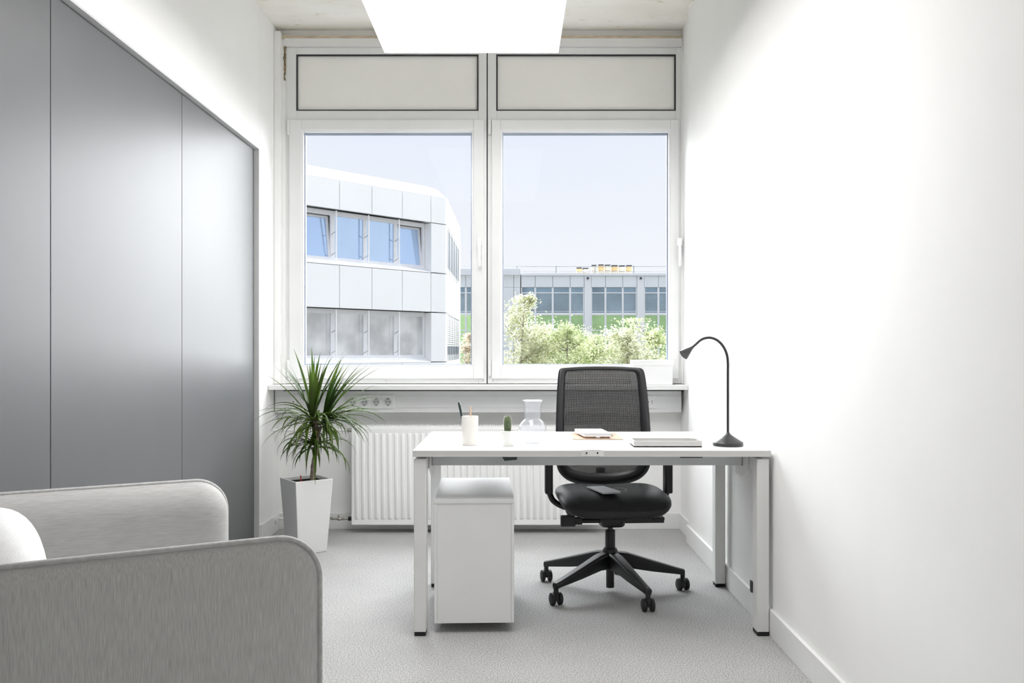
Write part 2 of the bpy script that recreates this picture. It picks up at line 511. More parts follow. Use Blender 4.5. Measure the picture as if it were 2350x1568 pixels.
def thing(name, label, cat, loc=(0, 0, 0), rz=0.0, group=None, kind=None):
    o = bpy.data.objects.new(name, None)
    o.empty_display_size = 0.1
    C.objects.link(o)
    o.location = loc
    o.rotation_euler = (0, 0, rz)
    return tag(o, label, cat, group, kind)

def catmull(pts, per=8, closed=False):
    P = [Vector(p) for p in pts]
    n = len(P)
    out = []
    rng = range(n) if closed else range(n - 1)
    for i in rng:
        g = lambda k: P[k % n] if closed else P[max(0, min(n - 1, k))]
        p0, p1, p2, p3 = g(i - 1), g(i), g(i + 1), g(i + 2)
        for j in range(per):
            t = j / per
            out.append(0.5 * ((2 * p1) + (p2 - p0) * t + (2 * p0 - 5 * p1 + 4 * p2 - p3) * t * t + (3 * p1 - p0 - 3 * p2 + p3) * t ** 3))
    if not closed:
        out.append(P[-1])
    return out

# ------------------------------------------------------------------ the room
XL, XR = -1.475, 1.02             # side walls
XN = 1.052                        # deeper niche beside the window on the right
YW = 5.55                         # room face of the window frames
YB = 5.60                         # parapet wall below the sill
YREAR = -1.5
ZC = 3.12
YSTEP = 5.20                      # the right wall's lining stops here
DOOR_X = -1.502
WARD_END, WARD_TOP, WARD_START = 5.19, 2.295, 0.60

tag(MB().box(-1.70, 1.30, YREAR - 0.2, 5.80, -0.2, 0.0).build('floor', M['carpet']), 'grey speckled carpet floor', 'floor', kind='structure')
tag(MB().box(-1.75, 1.30, YREAR - 0.2, 5.80, ZC, ZC + 0.25).build('ceiling', M['concrete']), 'bare stained concrete ceiling', 'ceiling', kind='structure')
m = MB()
m.box(XR, 1.30, YREAR - 0.2, YSTEP, 0, ZC)
m.box(XN, 1.30, YSTEP, 5.80, 0, ZC)
tag(m.build('wall_right', M['wall'], bevel=0.002), 'plain white wall beside the desk', 'wall', kind='structure')
m = MB()
m.box(-1.75, XL, WARD_END, 5.80, 0, ZC)
m.box(-1.75, XL, WARD_START, WARD_END, WARD_TOP, ZC)
m.box(-1.75, XL, YREAR - 0.2, WARD_START, 0, ZC)
m.box(-1.75, -1.62, WARD_START, WARD_END, 0, WARD_TOP)
tag(m.build('wall_left', M['wall'], bevel=0.002), 'white wall around the grey built-in wardrobe', 'wall', kind='structure')
tag(MB().box(XL, XR, YREAR - 0.2, YREAR, 0, ZC).build('wall_rear', M['wall']), 'white wall behind the viewer', 'wall', kind='structure')

FS = 2050.0 / YW
def wx(px): return (px - 1178.0) / FS
def wz(py): return CAM_H + (802.0 - py) / FS

# window wall: parapet, lintel, side strips
WT = wz(109.0)
m = MB()
m.box(XL, XN, YB, 5.80, 0, wz(881))
m.box(XL, XN, YW + 0.03, 5.80, wz(88), ZC)
m.box(XL, wx(655), YW - 0.01, 5.80, wz(881), wz(88))
m.box(wx(1563), XN, YW - 0.01, 5.80, wz(881), wz(88))
wall_back = tag(m.build('wall_back', M['wall_low'], bevel=0.0015), 'window wall with pale parapet below the sill', 'wall', kind='structure')
MB().box(XL + 0.03, XN - 0.01, YW - 0.014, YW + 0.03, wz(91), wz(83)).build('raw_strip', M['raw_wood'], wall_back)
m = MB()
random.seed(3)
zz = wz(186)
while zz < wz(110):
    h = random.uniform(0.012, 0.03)
    m.box(wx(651) + random.uniform(0, 0.005), wx(655.5) + random.uniform(-0.002, 0.004), YW - 0.012, YW + 0.02, zz, zz + h)
    zz += h * 0.9
o = m.build('sealing_foam', M['foam'], wall_back); o['label'] = 'dark torn foam gap beside the window frame'
o = MB().box(wx(653), wx(1563), YW - 0.02, YW + 0.02, wz(108), wz(90)).build('header_strip', M['flash'], wall_back, bevel=0.002)
for k in range(10):
    px = 672 + k * 94
    MB().lathe([(0.006, 0), (0.006, 0.003)], n=10).rot(Matrix.Translation((wx(px), YW - 0.02, wz(93))) @ Matrix.Rotation(PI / 2, 4, 'X')).build('rivet', M['flash'], o)
# vertical cover strip of plaster on the left reveal
MB().box(XL, wx(648), YW - 0.05, YW - 0.01, wz(881), wz(77)).build('plaster_strip', M['wall'], wall_back, bevel=0.004)
# ragged plaster at the top right where the lining meets the bare ceiling
m = MB()
random.seed(11)
y = 4.4
while y < 5.2:
    dy = random.uniform(0.03, 0.09)
    m.box(XR - random.uniform(0.002, 0.016), XR + 0.004, y, y + dy, ZC - random.uniform(0.01, 0.035), ZC - 0.0005)
    y += dy
o = m.build('plaster_edge', M['concrete'], bpy.data.objects['wall_right'])
o['label'] = 'ragged plaster edge under the ceiling'

# baseboards
tag(MB().box(XR - 0.015, XR, YREAR, YSTEP, 0, 0.104).build('baseboard_right', M['base'], bevel=0.002), 'white baseboard along the wall beside the desk', 'baseboard', kind='structure')
m = MB()
m.box(XL, XN, YB - 0.015, YB, 0, 0.100)
m.box(XN - 0.014, XN, YSTEP, YB - 0.015, 0, 0.100)
tag(m.build('baseboard_back', M['base'], bevel=0.002), 'white baseboard under the radiator', 'baseboard', kind='structure')
tag(MB().box(XL - 0.02, XL + 0.015, WARD_END + 0.001, YB - 0.015, 0, 0.104).build('baseboard_left', M['base'], bevel=0.002), 'short white baseboard between wardrobe and window wall', 'baseboard', kind='structure')

# sill
tag(MB().box(XL + 0.002, XN, 5.365, YW + 0.02, 0.880, 0.909).build('trim_1', M['frame'], bevel=0.003), 'long white window sill board', 'sill', kind='structure')
tag(MB().box(XL + 0.06, XN, 5.50, YB, 0.868, 0.880).build('sill_shadow', M['dark']), 'dark strip painting the shadow under the window sill', 'trim', kind='structure')  # dark board put in for the shade below the sill

# windows
def window(n, x0, x1, gl0, gl1, pn0, pn1, handle_px, hinge_px, label):
    w = thing('window_%d' % n, label, 'window', (wx((x0 + x1) / 2), YW, wz(881)), kind='structure')
    g = tuple(w.location)
    X0, X1 = wx(x0), wx(x1)
    m = MB()
    m.ring(X0, X1, wz(880.5), wz(109), YW, YW + 0.075, wx(pn0) - X0, X1 - wx(pn1), wz(868) - wz(880.5), wz(109) - wz(125))
    m.box(wx(pn0), wx(pn1), YW, YW + 0.075, wz(275), wz(254))
    m.build('frame', M['frame'], w, bevel=0.002, org=g)
    p = MB().box(wx(pn0), wx(pn1), YW + 0.012, YW + 0.06, wz(254), wz(125)).build('infill_panel', M['infill'], w, org=g)
    MB().ring(wx(pn0), wx(pn1), wz(254), wz(125), YW - 0.001, YW + 0.013, 0.0085, 0.0085, 0.006, 0.0085).build('gasket', M['gasket'], p, org=g)
    s0, s1 = x0 + (10 if n == 1 else 9), x1 - 6
    sa = MB().ring(wx(s0), wx(s1), wz(869), wz(276), YW - 0.016, YW + 0.05, wx(gl0 - 4) - wx(s0), wx(s1) - wx(gl1 + 4), wz(842) - wz(869), wz(276) - wz(299)).build('sash', M['frame'], w, bevel=0.003, org=g)
    MB().ring(wx(gl0 - 5), wx(gl1 + 5), wz(843), wz(298), YW - 0.010, YW + 0.02, wx(gl0) - wx(gl0 - 5), wx(gl1 + 5) - wx(gl1), wz(838) - wz(843), wz(298) - wz(304)).build('glazing_bead', M['bead'], sa, bevel=0.002, org=g)
    MB().ring(wx(gl0 - 1), wx(gl1 + 1), wz(839), wz(303), YW + 0.02, YW + 0.045, 0.010, 0.010, 0.008, 0.012).build('spacer', M['spacer'], sa, org=g)
    MB().box(wx(gl0 - 2), wx(gl1 + 2), YW + 0.034, YW + 0.040, wz(840), wz(302)).build('pane', M['pane'], sa, org=g)
    for (a, b) in ((311, 277), (862, 827)):
        m = MB()
        m.box(wx(hinge_px - 2.6), wx(hinge_px + 2.6), YW - 0.028, YW, wz(a), wz(b))
        m.box(wx(hinge_px - 3.0), wx(hinge_px + 3.0), YW - 0.029, YW, wz((a + b) / 2 - 5), wz((a + b) / 2 - 7))
        m.build('hinge', M['frame'], w, bevel=0.002, org=g)
    hx = wx(handle_px)
    h = MB().box(hx - 0.014, hx + 0.014, YW - 0.026, YW - 0.014, wz(592), wz(548)).build('handle', M['steel'], sa, bevel=0.002, org=g)
    m = MB()
    m.box(hx - 0.013, hx + 0.013, YW - 0.062, YW - 0.026, wz(566), wz(549))
    m.tube(catmull([(hx, YW - 0.052, wz(562)), (hx, YW - 0.062, wz(575)), (hx, YW - 0.064, wz(600)), (hx, YW - 0.058, wz(614))], 5), [0.009] * 15 + [0.005], 10)
    # lever joined to its grip in one piece
    m.build('lever', M['bead'], w, org=g, auto=40)
    for px in ((x0 + 12), (x0 + x1) / 2, x1 - 8):
        MB().lathe([(0.0035, 0), (0.0035, 0.002)], n=8).rot(Matrix.Translation((wx(px), YW, wz(874))) @ Matrix.Rotation(PI / 2, 4, 'X')).build('screw', M['screw'], w, org=g)
    return w

W1 = window(1, 655, 1116.8, 697, 1083, 680, 1098, 1101, 663.5, 'white casement window overlooking the white office block')
W2 = window(2, 1119.2, 1563, 1153, 1534, 1139, 1551, 1556, 1124, 'white casement window overlooking trees and the pale blue building')
tag(MB().box(wx(1116.6), wx(1119.4), YW + 0.02, YW + 0.07, wz(881), wz(109)).build('trim_3', M['gasket']), 'dark joint line between the two windows', 'trim', kind='structure')
MB().box(wx(655), wx(658), YW - 0.006, YW, wz(881), wz(190)).build('cover_strip', M['frame'], W1, org=tuple(W1.location))

# ------------------------------------------------------------------ hanging ceiling lamp
L = thing('ceiling_panel_lamp', 'large white rectangular lit panel lamp hanging under the concrete ceiling', 'ceiling lamp', (-0.21, 3.3, 2.62))
g = tuple(L.location)
MB().box(-0.652, 0.230, 2.10, 4.507, 2.623, 2.655).build('housing', M['lampbody'], L, org=g, bevel=0.004)
MB().box(-0.648, 0.226, 2.104, 4.503, 2.620, 2.6235).build('diffuser', M['diffuser'], L, org=g)
for x in (-0.55, 0.13):
    for y in (2.30, 4.36):
        MB().tube([(x, y, 2.655), (x, y, ZC)], 0.0015, 6).build('suspension_wire', M['wire'], L, org=g)
# ------------------------------------------------------------------ wardrobe
wd = thing('built_in_wardrobe', 'tall satin grey built-in wardrobe with flush handleless doors', 'wardrobe', (DOOR_X - 0.05, 2.9, 0))
g = tuple(wd.location)
MB().box(-1.615, DOOR_X - 0.026, WARD_START + 0.01, WARD_END - 0.01, 0.0, WARD_TOP - 0.005).build('carcass', M['dark'], wd, org=g)
seams = [WARD_END - 0.014, 4.05, 2.90, 1.75, WARD_START + 0.005]
for a, b in zip(seams[1:], seams[:-1]):
    MB().box(DOOR_X - 0.025, DOOR_X, a + 0.0022, b - 0.0022, 0.02, WARD_TOP - 0.012).build('door', M['door'], wd, org=g, bevel=0.0012)
m = MB()
m.box(DOOR_X - 0.03, XL - 0.001, WARD_END - 0.006, WARD_END - 0.0005, 0.0, WARD_TOP)
m.box(DOOR_X - 0.03, XL - 0.001, WARD_START, WARD_END - 0.006, WARD_TOP - 0.007, WARD_TOP - 0.0005)
m.build('surround', M['jamb'], wd, org=g)

# ------------------------------------------------------------------ trunking and sockets under the sill
tk = thing('cable_trunking', 'long white cable trunking under the window sill', 'cable trunking', (-0.2, 5.55, 0.74))
g = tuple(tk.location)
YT = 5.50
ts = 2050.0 / YT
tx = lambda px: (px - 1178.0) / ts
tz = lambda py: CAM_H + (802.0 - py) / ts
MB().box(XL + 0.005, XN - 0.016, YT + 0.004, YB, tz(947), tz(896)).build('body', M['trunking'], tk, org=g, bevel=0.002)
MB().box(XL + 0.01, XN - 0.016, YT, YT + 0.006, tz(936.5), tz(909)).build('cover', M['trunking'], tk, org=g, bevel=0.0015)

def sockets(px_list, label, face='socket'):
    x0, x1 = tx(min(px_list) - 14.5), tx(max(px_list) + 14.5)
    cz = tz(922.5)
    s = thing('power_socket_strip' if face == 'socket' else 'data_outlet', label, 'socket', ((x0 + x1) / 2, YT, cz - 0.04))
    gg = tuple(s.location)
    MB().box(x0, x1, YT - 0.009, YT, cz - 0.040, cz + 0.040).build('frame', M['socket'], s, org=gg, bevel=0.002)
    for px in px_list:
        x = tx(px)
        if face == 'socket':
            q = MB().box(x - 0.0325, x + 0.0325, YT - 0.012, YT - 0.008, cz - 0.0325, cz + 0.0325).build('socket', M['socket'], s, org=gg, bevel=0.001)
            m = MB()
            m.lathe([(0.0235, 0.0), (0.0215, 0.004), (0.0195, 0.004), (0.0195, 0.0008), (0.0, 0.0008)], n=24, cap=False)
            m.rot(Matrix.Translation((x, YT - 0.012, cz)) @ Matrix.Rotation(PI / 2, 4, 'X'))
            m.build('socket_ring', M['beam'], q, org=gg, auto=40)
            for dx in (-0.0095, 0.0095):
                m = MB().lathe([(0.0032, 0), (0.0032, 0.002)], c=(dx, 0, 0), n=8)
                m.rot(Matrix.Translation((x, YT - 0.0125, cz)) @ Matrix.Rotation(PI / 2, 4, 'X'))
                m.build('pin_hole', M['dark'], q, org=gg)
            for dz in (-0.0195, 0.0195):
                MB().box(x - 0.003, x + 0.003, YT - 0.0165, YT - 0.012, cz + dz - 0.003, cz + dz + 0.003).build('earth_clip', M['dark'], q, org=gg)
        else:
            q = MB().box(x - 0.027, x + 0.027, YT - 0.012, YT - 0.008, cz - 0.0325, cz + 0.0325).build('insert', M['socket'], s, org=gg, bevel=0.001)
            MB().box(x + 0.006, x + 0.015, YT - 0.014, YT - 0.011, cz - 0.012, cz + 0.010).build('port', M['jamb'], q, org=gg)
            MB().box(x - 0.016, x - 0.010, YT - 0.014, YT - 0.011, cz - 0.004, cz + 0.004).build('port', M['dark'], q, org=gg)
    return s
sockets([810, 837, 864, 891], 'white strip of four round power sockets beside the potted plant')
sockets([679], 'white outlet half hidden behind the potted plant leaves', 'data')
sockets([1492], 'small white data outlet peeping out beside the chair back', 'data')

# ------------------------------------------------------------------ radiator
rd = thing('radiator', 'long white ribbed panel radiator under the window', 'radiator', (-0.22, 5.47, 0))
g = tuple(rd.location)
YR = 5.45
rs_ = 2050.0 / YR
rx = lambda px: (px - 1178.0) / rs_
rz_ = lambda py: CAM_H + (802.0 - py) / rs_
RX0, RX1 = rx(806), rx(1386)
MB().box(RX0, RX1, YR, YR + 0.022, rz_(1206), rz_(983)).build('front_panel', M['radiator'], rd, org=g, bevel=0.006, seg=3)
MB().box(RX0 + 0.01, RX1 - 0.01, YR + 0.055, YR + 0.075, rz_(1200), rz_(985)).build('back_panel', M['radiator'], rd, org=g)
MB().box(RX0 + 0.004, RX1 - 0.004, YR + 0.006, YR + 0.085, rz_(983.5), rz_(979)).build('top_cover', M['radiator'], rd, org=g, bevel=0.002)
for x in (RX0 + 0.002, RX1 - 0.004):
    MB().box(x, x + 0.003, YR + 0.01, YR + 0.085, rz_(1198), rz_(983)).build('side_cover', M['radiator'], rd, org=g)
m = MB()
x = RX0 + 0.02
while x < RX1 - 0.02:
    m.box(x, x + 0.0075, YR + 0.010, YR + 0.080, rz_(979), rz_(976.6))
    x += 0.0125
tag(m.build('grille', M['radiator'], rd, org=g), kind='stuff')
z0, z1 = rz_(1193), rz_(994)
rib = None
pitch = 0.0403
k = 0
xx = RX0 + 0.033
while xx < RX1 - 0.02:
    if rib is None:
        m = MB()
        wb_, wt_, hh, tp = 0.0135, 0.0075, 0.009, 0.012
        m.hexa([(-wb_, 0, z0), (wb_, 0, z0), (wb_, 0.001, z0), (-wb_, 0.001, z0), (-wb_, 0, z1), (wb_, 0, z1), (wb_, 0.001, z1), (-wb_, 0.001, z1)])
        m.v = []; m.f = []
        m.add([(-wb_, 0, z0), (wb_, 0, z0), (wb_, 0, z1), (-wb_, 0, z1), (-wt_, -hh, z0 + tp), (wt_, -hh, z0 + tp), (wt_, -hh, z1 - tp), (-wt_, -hh, z1 - tp)],
              [(0, 1, 5, 4), (1, 2, 6, 5), (2, 3, 7, 6), (3, 0, 4, 7), (4, 5, 6, 7), (3, 2, 1, 0)])
        rib = m.build('rib', M['radiator'], rd, bevel=0.003)
        rib.location = (xx - g[0], YR + 0.0005 - g[1], 0)
    else:
        share(rib, rd, (xx - g[0], YR + 0.0005 - g[1], 0))
    xx += pitch
m = MB()
yv = YR + 0.04
zv = rz_(1193.5)
m.tube([(RX0 + 0.01, yv, zv), (RX0 - 0.025, yv, zv)], 0.013, 12)
o = m.build('union_nut', M['black'], rd, org=g, auto=40)
m = MB()
m.tube(catmull([(RX0 - 0.02, yv, zv), (RX0 - 0.05, yv, zv + 0.002), (RX0 - 0.075, yv, zv - 0.002), (RX0 - 0.10, yv, zv), (RX0 - 0.14, yv, zv + 0.001)], 4), [0.008, 0.008, 0.009, 0.009, 0.011, 0.011, 0.009, 0.008, 0.010, 0.012, 0.010, 0.008, 0.008, 0.008, 0.009, 0.009, 0.009], 10)
m.tube([(RX0 - 0.085, yv, zv), (RX0 - 0.085, yv, zv + 0.022)], 0.006, 8)
m.build('valve', M['brass'], rd, org=g, auto=50)
m = MB()
m.tube([(RX0 - 0.13, yv, zv), (XL + 0.03, yv, zv)], 0.009, 12)
m.lathe([(0.028, 0), (0.028, 0.01), (0.012, 0.014)], n=20)
m2 = MB().lathe([(0.030, 0), (0.030, 0.008), (0.014, 0.014)], n=20)
m2.rot(Matrix.Translation((XL + 0.015, yv, zv)) @ Matrix.Rotation(PI / 2, 4, 'Y'))
m = MB().tube([(RX0 - 0.13, yv, zv), (XL + 0.03, yv, zv)], 0.009, 12)
pp = m.build('pipe', M['base'], rd, org=g, auto=50)
m2.build('pipe_rosette', M['base'], pp, org=g, auto=40)
zt_ = rz_(989)
pp = MB().tube([(RX0 + 0.005, yv, zt_), (RX0 - 0.03, yv, zt_)], 0.012, 12).build('upper_valve', M['brass'], rd, org=g, auto=40)
MB().tube([(RX0 - 0.03, yv, zt_), (XL + 0.001, yv, zt_)], 0.009, 12).build('upper_pipe', M['base'], rd, org=g, auto=40)

# ------------------------------------------------------------------ white box on the sill
YBX = 5.40
bs = 2050.0 / YBX
bx0, bx1 = (1452 - 1178) / bs, (1545 - 1178) / bs
b = thing('storage_box', 'plain white lidded box on the window sill behind the chair', 'box', ((bx0 + bx1) / 2, 5.45, 0.909))
g = tuple(b.location)
MB().box(bx0 + 0.004, bx1 - 0.003, YBX + 0.002, YBX + 0.12, 0.9095, 1.030).build('body', M['trunking'], b, org=g, bevel=0.0015)
MB().box(bx0, bx1, YBX, YBX + 0.122, 1.026, 1.060).build('lid', M['base'], b, org=g, bevel=0.0015)

# ------------------------------------------------------------------ desk
DX0, DX1, DY0, DY1, DZ = -0.392, 1.008, 3.490, 4.290, 0.730
dk = thing('office_desk', 'white rectangular office desk on square steel legs', 'desk', ((DX0 + DX1) / 2, (DY0 + DY1) / 2, 0))
g = tuple(dk.location)
MB().box(DX0, DX1, DY0, DY1, DZ - 0.0255, DZ).build('desktop', M['desk'], dk, org=g, bevel=0.0018)
MB().box(DX0 + 0.001, DX1 - 0.001, DY0 - 0.0012, DY0 + 0.0005, DZ - 0.0248, DZ - 0.0012).build('edge_band', M['deskedge'], dk, org=g)
MB().box(DX0 - 0.0012, DX0 + 0.0005, DY0 + 0.001, DY1 - 0.001, DZ - 0.0248, DZ - 0.0012).build('edge_band', M['deskedge'], dk, org=g)
LEGW, LEGD = 0.048, 0.072
for lx in (DX0 + 0.002, DX1 - 0.005 - LEGW):
    for ly in (DY0 + 0.01, 4.222):
        lg = MB().box(lx, lx + LEGW, ly, ly + LEGD if ly < 4 else DY1 - 0.004, 0.016, 0.695).build('leg', M['steel'], dk, org=g, bevel=0.003)
        MB().box(lx + 0.002, lx + LEGW - 0.002, ly + 0.002, (ly + LEGD if ly < 4 else DY1 - 0.004) - 0.002, 0.0, 0.018).build('leg_cap', M['blacksoft'], lg, org=g, bevel=0.002)
    MB().box(lx + 0.001, lx + LEGW - 0.001, DY0 + 0.06, 4.23, 0.640, 0.694).build('side_rail', M['steel'], dk, org=g, bevel=0.003)
    # black spacers between rail and top
    for y in (DY0 + 0.10, 4.12):
        MB().box(lx + 0.004, lx + LEGW - 0.004, y, y + 0.08, 0.694, DZ - 0.0255).build('spacer', M['blacksoft'], dk, org=g)
for y in (3.70, 4.04):
    MB().box(DX0 + 0.055, DX1 - 0.058, y, y + 0.035, 0.644, 0.7042).build('beam', M['beam'], dk, org=g, bevel=0.003)
for sx, x in ((1, DX0 + 0.0505), (-1, DX1 - 0.0535)):
    m = MB()
    x1 = x + sx * 0.005
    m.add([(x, 3.62, 0.704), (x, 3.82, 0.704), (x, 3.82, 0.60), (x, 3.72, 0.59), (x, 3.62, 0.64), (x1, 3.62, 0.704), (x1, 3.82, 0.704), (x1, 3.82, 0.60), (x1, 3.72, 0.59), (x1, 3.62, 0.64)],
          [(0, 1, 2, 3, 4), (9, 8, 7, 6, 5)] + [(i, (i + 1) % 5, (i + 1) % 5 + 5, i + 5) for i in range(5)])
    m.build('bracket', M['steel'], dk, org=g)
    xe = DX0 + 0.0555 if sx > 0 else DX1 - 0.0585
    MB().box(min(xe, xe - sx * 0.003), max(xe, xe - sx * 0.003), 3.698, 3.737, 0.642, 0.7035).build('joint_line', M['dark'], dk, org=g)
    y0 = DY0 + 0.075
    MB().box(x - sx * 0.02, x + sx * 0.035, y0, y0 + 0.05, 0.6985, 0.7042).build('corner_pad', M['blacksoft'], dk, org=g) if sx > 0 else MB().box(x - 0.035, x + 0.02, y0, y0 + 0.05, 0.6985, 0.7042).build('corner_pad', M['blacksoft'], dk, org=g)
# white clamp with two holes on the front edge
ds = 2050.0 / DY0
dx_ = lambda px: (px - 1178.0) / ds
cl = MB()
cl.box(dx_(1345), dx_(1373), DY0 - 0.012, DY0 + 0.02, DZ - 0.022, DZ + 0.004)
cl.add([(dx_(1334), DY0 - 0.001, DZ - 0.0245), (dx_(1346), DY0 - 0.012, DZ - 0.022), (dx_(1346), DY0 + 0.02, DZ - 0.022), (dx_(1334), DY0 + 0.02, DZ - 0.0245),
         (dx_(1334), DY0 - 0.001, DZ + 0.001), (dx_(1346), DY0 - 0.012, DZ + 0.004), (dx_(1346), DY0 + 0.02, DZ + 0.004), (dx_(1334), DY0 + 0.02, DZ + 0.001)],
       [(0, 3, 2, 1), (4, 5, 6, 7), (0, 1, 5, 4), (1, 2, 6, 5), (2, 3, 7, 6), (3, 0, 4, 7)])
cl.add([(dx_(1372), DY0 - 0.012, DZ - 0.022), (dx_(1386), DY0 - 0.001, DZ - 0.0245), (dx_(1386), DY0 + 0.02, DZ - 0.0245), (dx_(1372), DY0 + 0.02, DZ - 0.022),
         (dx_(1372), DY0 - 0.012, DZ + 0.004), (dx_(1386), DY0 - 0.001, DZ + 0.001), (dx_(1386), DY0 + 0.02, DZ + 0.001), (dx_(1372), DY0 + 0.02, DZ + 0.004)],
       [(0, 3, 2, 1), (4, 5, 6, 7), (0, 1, 5, 4), (1, 2, 6, 5), (2, 3, 7, 6), (3, 0, 4, 7)])
cb = cl.build('edge_clamp', M['steel'], dk, org=g, bevel=0.001)
for px in (1345.5, 1370.5):
    MB().lathe([(0.0036, 0), (0.0036, 0.0008)], n=14).rot(Matrix.Translation((dx_(px), DY0 - 0.0121, DZ - 0.009)) @ Matrix.Rotation(PI / 2, 4, 'X')).build('screw_hole', M['dark'], cb, org=g)
# dark clips under the top
es = 2050.0 / 3.62
ex = lambda px: (px - 1178.0) / es
m = MB()
m.prism([(ex(1147), 3.60), (ex(1188), 3.60), (ex(1188), 3.66), (ex(1147), 3.66)], 0.6995, 0.7042)
m.hexa([(ex(1158), 3.61, 0.674), (ex(1186), 3.61, 0.678), (ex(1186), 3.65, 0.678), (ex(1158), 3.65, 0.674), (ex(1148), 3.605, 0.700), (ex(1188), 3.605, 0.700), (ex(1188), 3.655, 0.700), (ex(1148), 3.655, 0.700)])
m.build('cable_clip', M['pen'], dk, org=g, bevel=0.001)
m = MB()
m.hexa([(ex(1561), 3.61, 0.686), (ex(1611), 3.61, 0.686), (ex(1611), 3.66, 0.686), (ex(1561), 3.66, 0.686), (ex(1553), 3.605, 0.7042), (ex(1613), 3.605, 0.7042), (ex(1613), 3.665, 0.7042), (ex(1553), 3.665, 0.7042)])
m.build('cable_tray', M['black'], dk, org=g, bevel=0.001)
MB().box(DX1 - 0.0585, DX1 - 0.0545, 3.56, 3.585, 0.155, 0.20).build('leg_clip', M['black'], dk, org=g)

# ------------------------------------------------------------------ pedestal
pd = thing('desk_pedestal', 'white low pedestal cabinet standing under the desk', 'cabinet', (-0.155, 3.54, 0), math.radians(2.0))
PW, PD = 0.158, 0.60
MB().box(-PW, PW, -0.002, PD, 0.514, 0.530).build('top_plate', M['cab'], pd, bevel=0.001)
for s in (-1, 1):
    x0 = -PW if s < 0 else PW - 0.012
    MB().box(x0, x0 + 0.012, 0.0, PD, 0.040, 0.5135).build('side_panel', M['cab'], pd, bevel=0.0008)
MB().box(-PW + 0.0125, PW - 0.0125, 0.001, 0.014, 0.040, 0.5135).build('back_panel', M['cab'], pd)
MB().box(-PW + 0.0125, PW - 0.0125, 0.014, PD - 0.02, 0.040, 0.055).build('base_panel', M['cab'], pd)
for k in range(3):
    z = 0.045 + k * 0.157
    MB().box(-PW + 0.001, PW - 0.001, PD - 0.018, PD, z, z + 0.154).build('drawer', M['cab'], pd)
for x in (-0.11, 0.11):
    for y in (0.17, 0.53):
        MB().tube([(x - 0.012, y, 0.019), (x + 0.012, y, 0.019)], 0.019, 14).build('castor', M['blacksoft'], pd, auto=40)
        MB().box(x - 0.014, x + 0.014, y - 0.014, y + 0.014, 0.028, 0.040).build('castor_plate', M['black'], pd)

# ------------------------------------------------------------------ office chair
oc = thing('office_chair', 'black swivel office chair with mesh back behind the desk', 'office chair', (0.45, 4.15, 0), math.radians(2))
# star base
m = MB()
m.lathe([(0.030, 0.115), (0.034, 0.13), (0.036, 0.19), (0.028, 0.205)], n=24)
m.build('hub', M['black'], oc, auto=40)
for k in range(5):
    a = math.radians(2 + 72 * k)
    R0, R1 = 0.022, 0.338
    m = MB()
    def sec(r, w, zt, zb):
        return [(r, -w * 0.75, zb), (r, w * 0.75, zb), (r, w, zt - 0.010), (r, w * 0.72, zt), (r, -w * 0.72, zt), (r, -w, zt - 0.010)]
    S = [sec(R0, 0.030, 0.188, 0.110), sec(0.08, 0.0285, 0.180, 0.112), sec(0.20, 0.024, 0.142, 0.092), sec(R1 - 0.015, 0.0185, 0.104, 0.076), sec(R1 + 0.012, 0.0165, 0.097, 0.070)]
    vs_ = [p for q in S for p in q]
    fs_ = [tuple(range(6)), tuple(reversed(range(24, 30)))]
    for i in range(4):
        for j in range(6):
            fs_.append((i * 6 + j, i * 6 + j + 6, i * 6 + (j + 1) % 6 + 6, i * 6 + (j + 1) % 6))
    m.add(vs_, fs_)
    m.rot(Matrix.Rotation(a, 4, 'Z'))
    m.build('base_leg', M['black'], oc, bevel=0.003)
    rc = 0.342
    cx_, cy_ = rc * math.cos(a), rc * math.sin(a)
    ca = [0.25, -0.2, 0.15, 0.3, 0.1][k]          # castor heading
    R = Matrix.Translation((cx_, cy_, 0)) @ Matrix.Rotation(ca, 4, 'Z')
    m = MB().lathe([(0.011, 0.05), (0.011, 0.078), (0.008, 0.078)], n=12)
    m.box(-0.008, 0.008, -0.02, 0.02, 0.022, 0.054)
    m.rot(R)
    cst = m.build('castor', M['black'], oc, bevel=0.002)
    for s in (-1, 1):
        m = MB()
        m.tube([(s * 0.009, 0, 0.0275), (s * 0.012, 0, 0.0275), (s * 0.023, 0, 0.0275), (s * 0.027, 0, 0.0275)], [0.025, 0.0275, 0.0275, 0.021], 24)
        m.rot(R)
        m.build('wheel', M['blacksoft'], cst, auto=35)
MB().lathe([(0.019, 0.020), (0.019, 0.105), (0.026, 0.105), (0.026, 0.117)], n=20).build('column_foot', M['black'], oc, auto=40)
MB().lathe([(0.0235, 0.19), (0.0235, 0.285), (0.020, 0.288)], n=24).build('column', M['black'], oc, auto=40)
MB().lathe([(0.012, 0.27), (0.012, 0.34)], n=16).build('gas_spring', M['lampblack'], oc, auto=40)
m = MB().superq((0, 0.0, 0.345), 0.060, 0.11, 0.035, 0.45, 0.4, 32, 12)
m.box(-0.055, 0.055, -0.09, 0.10, 0.345, 0.386)
m.build('mechanism', M['black'], oc, auto=45)
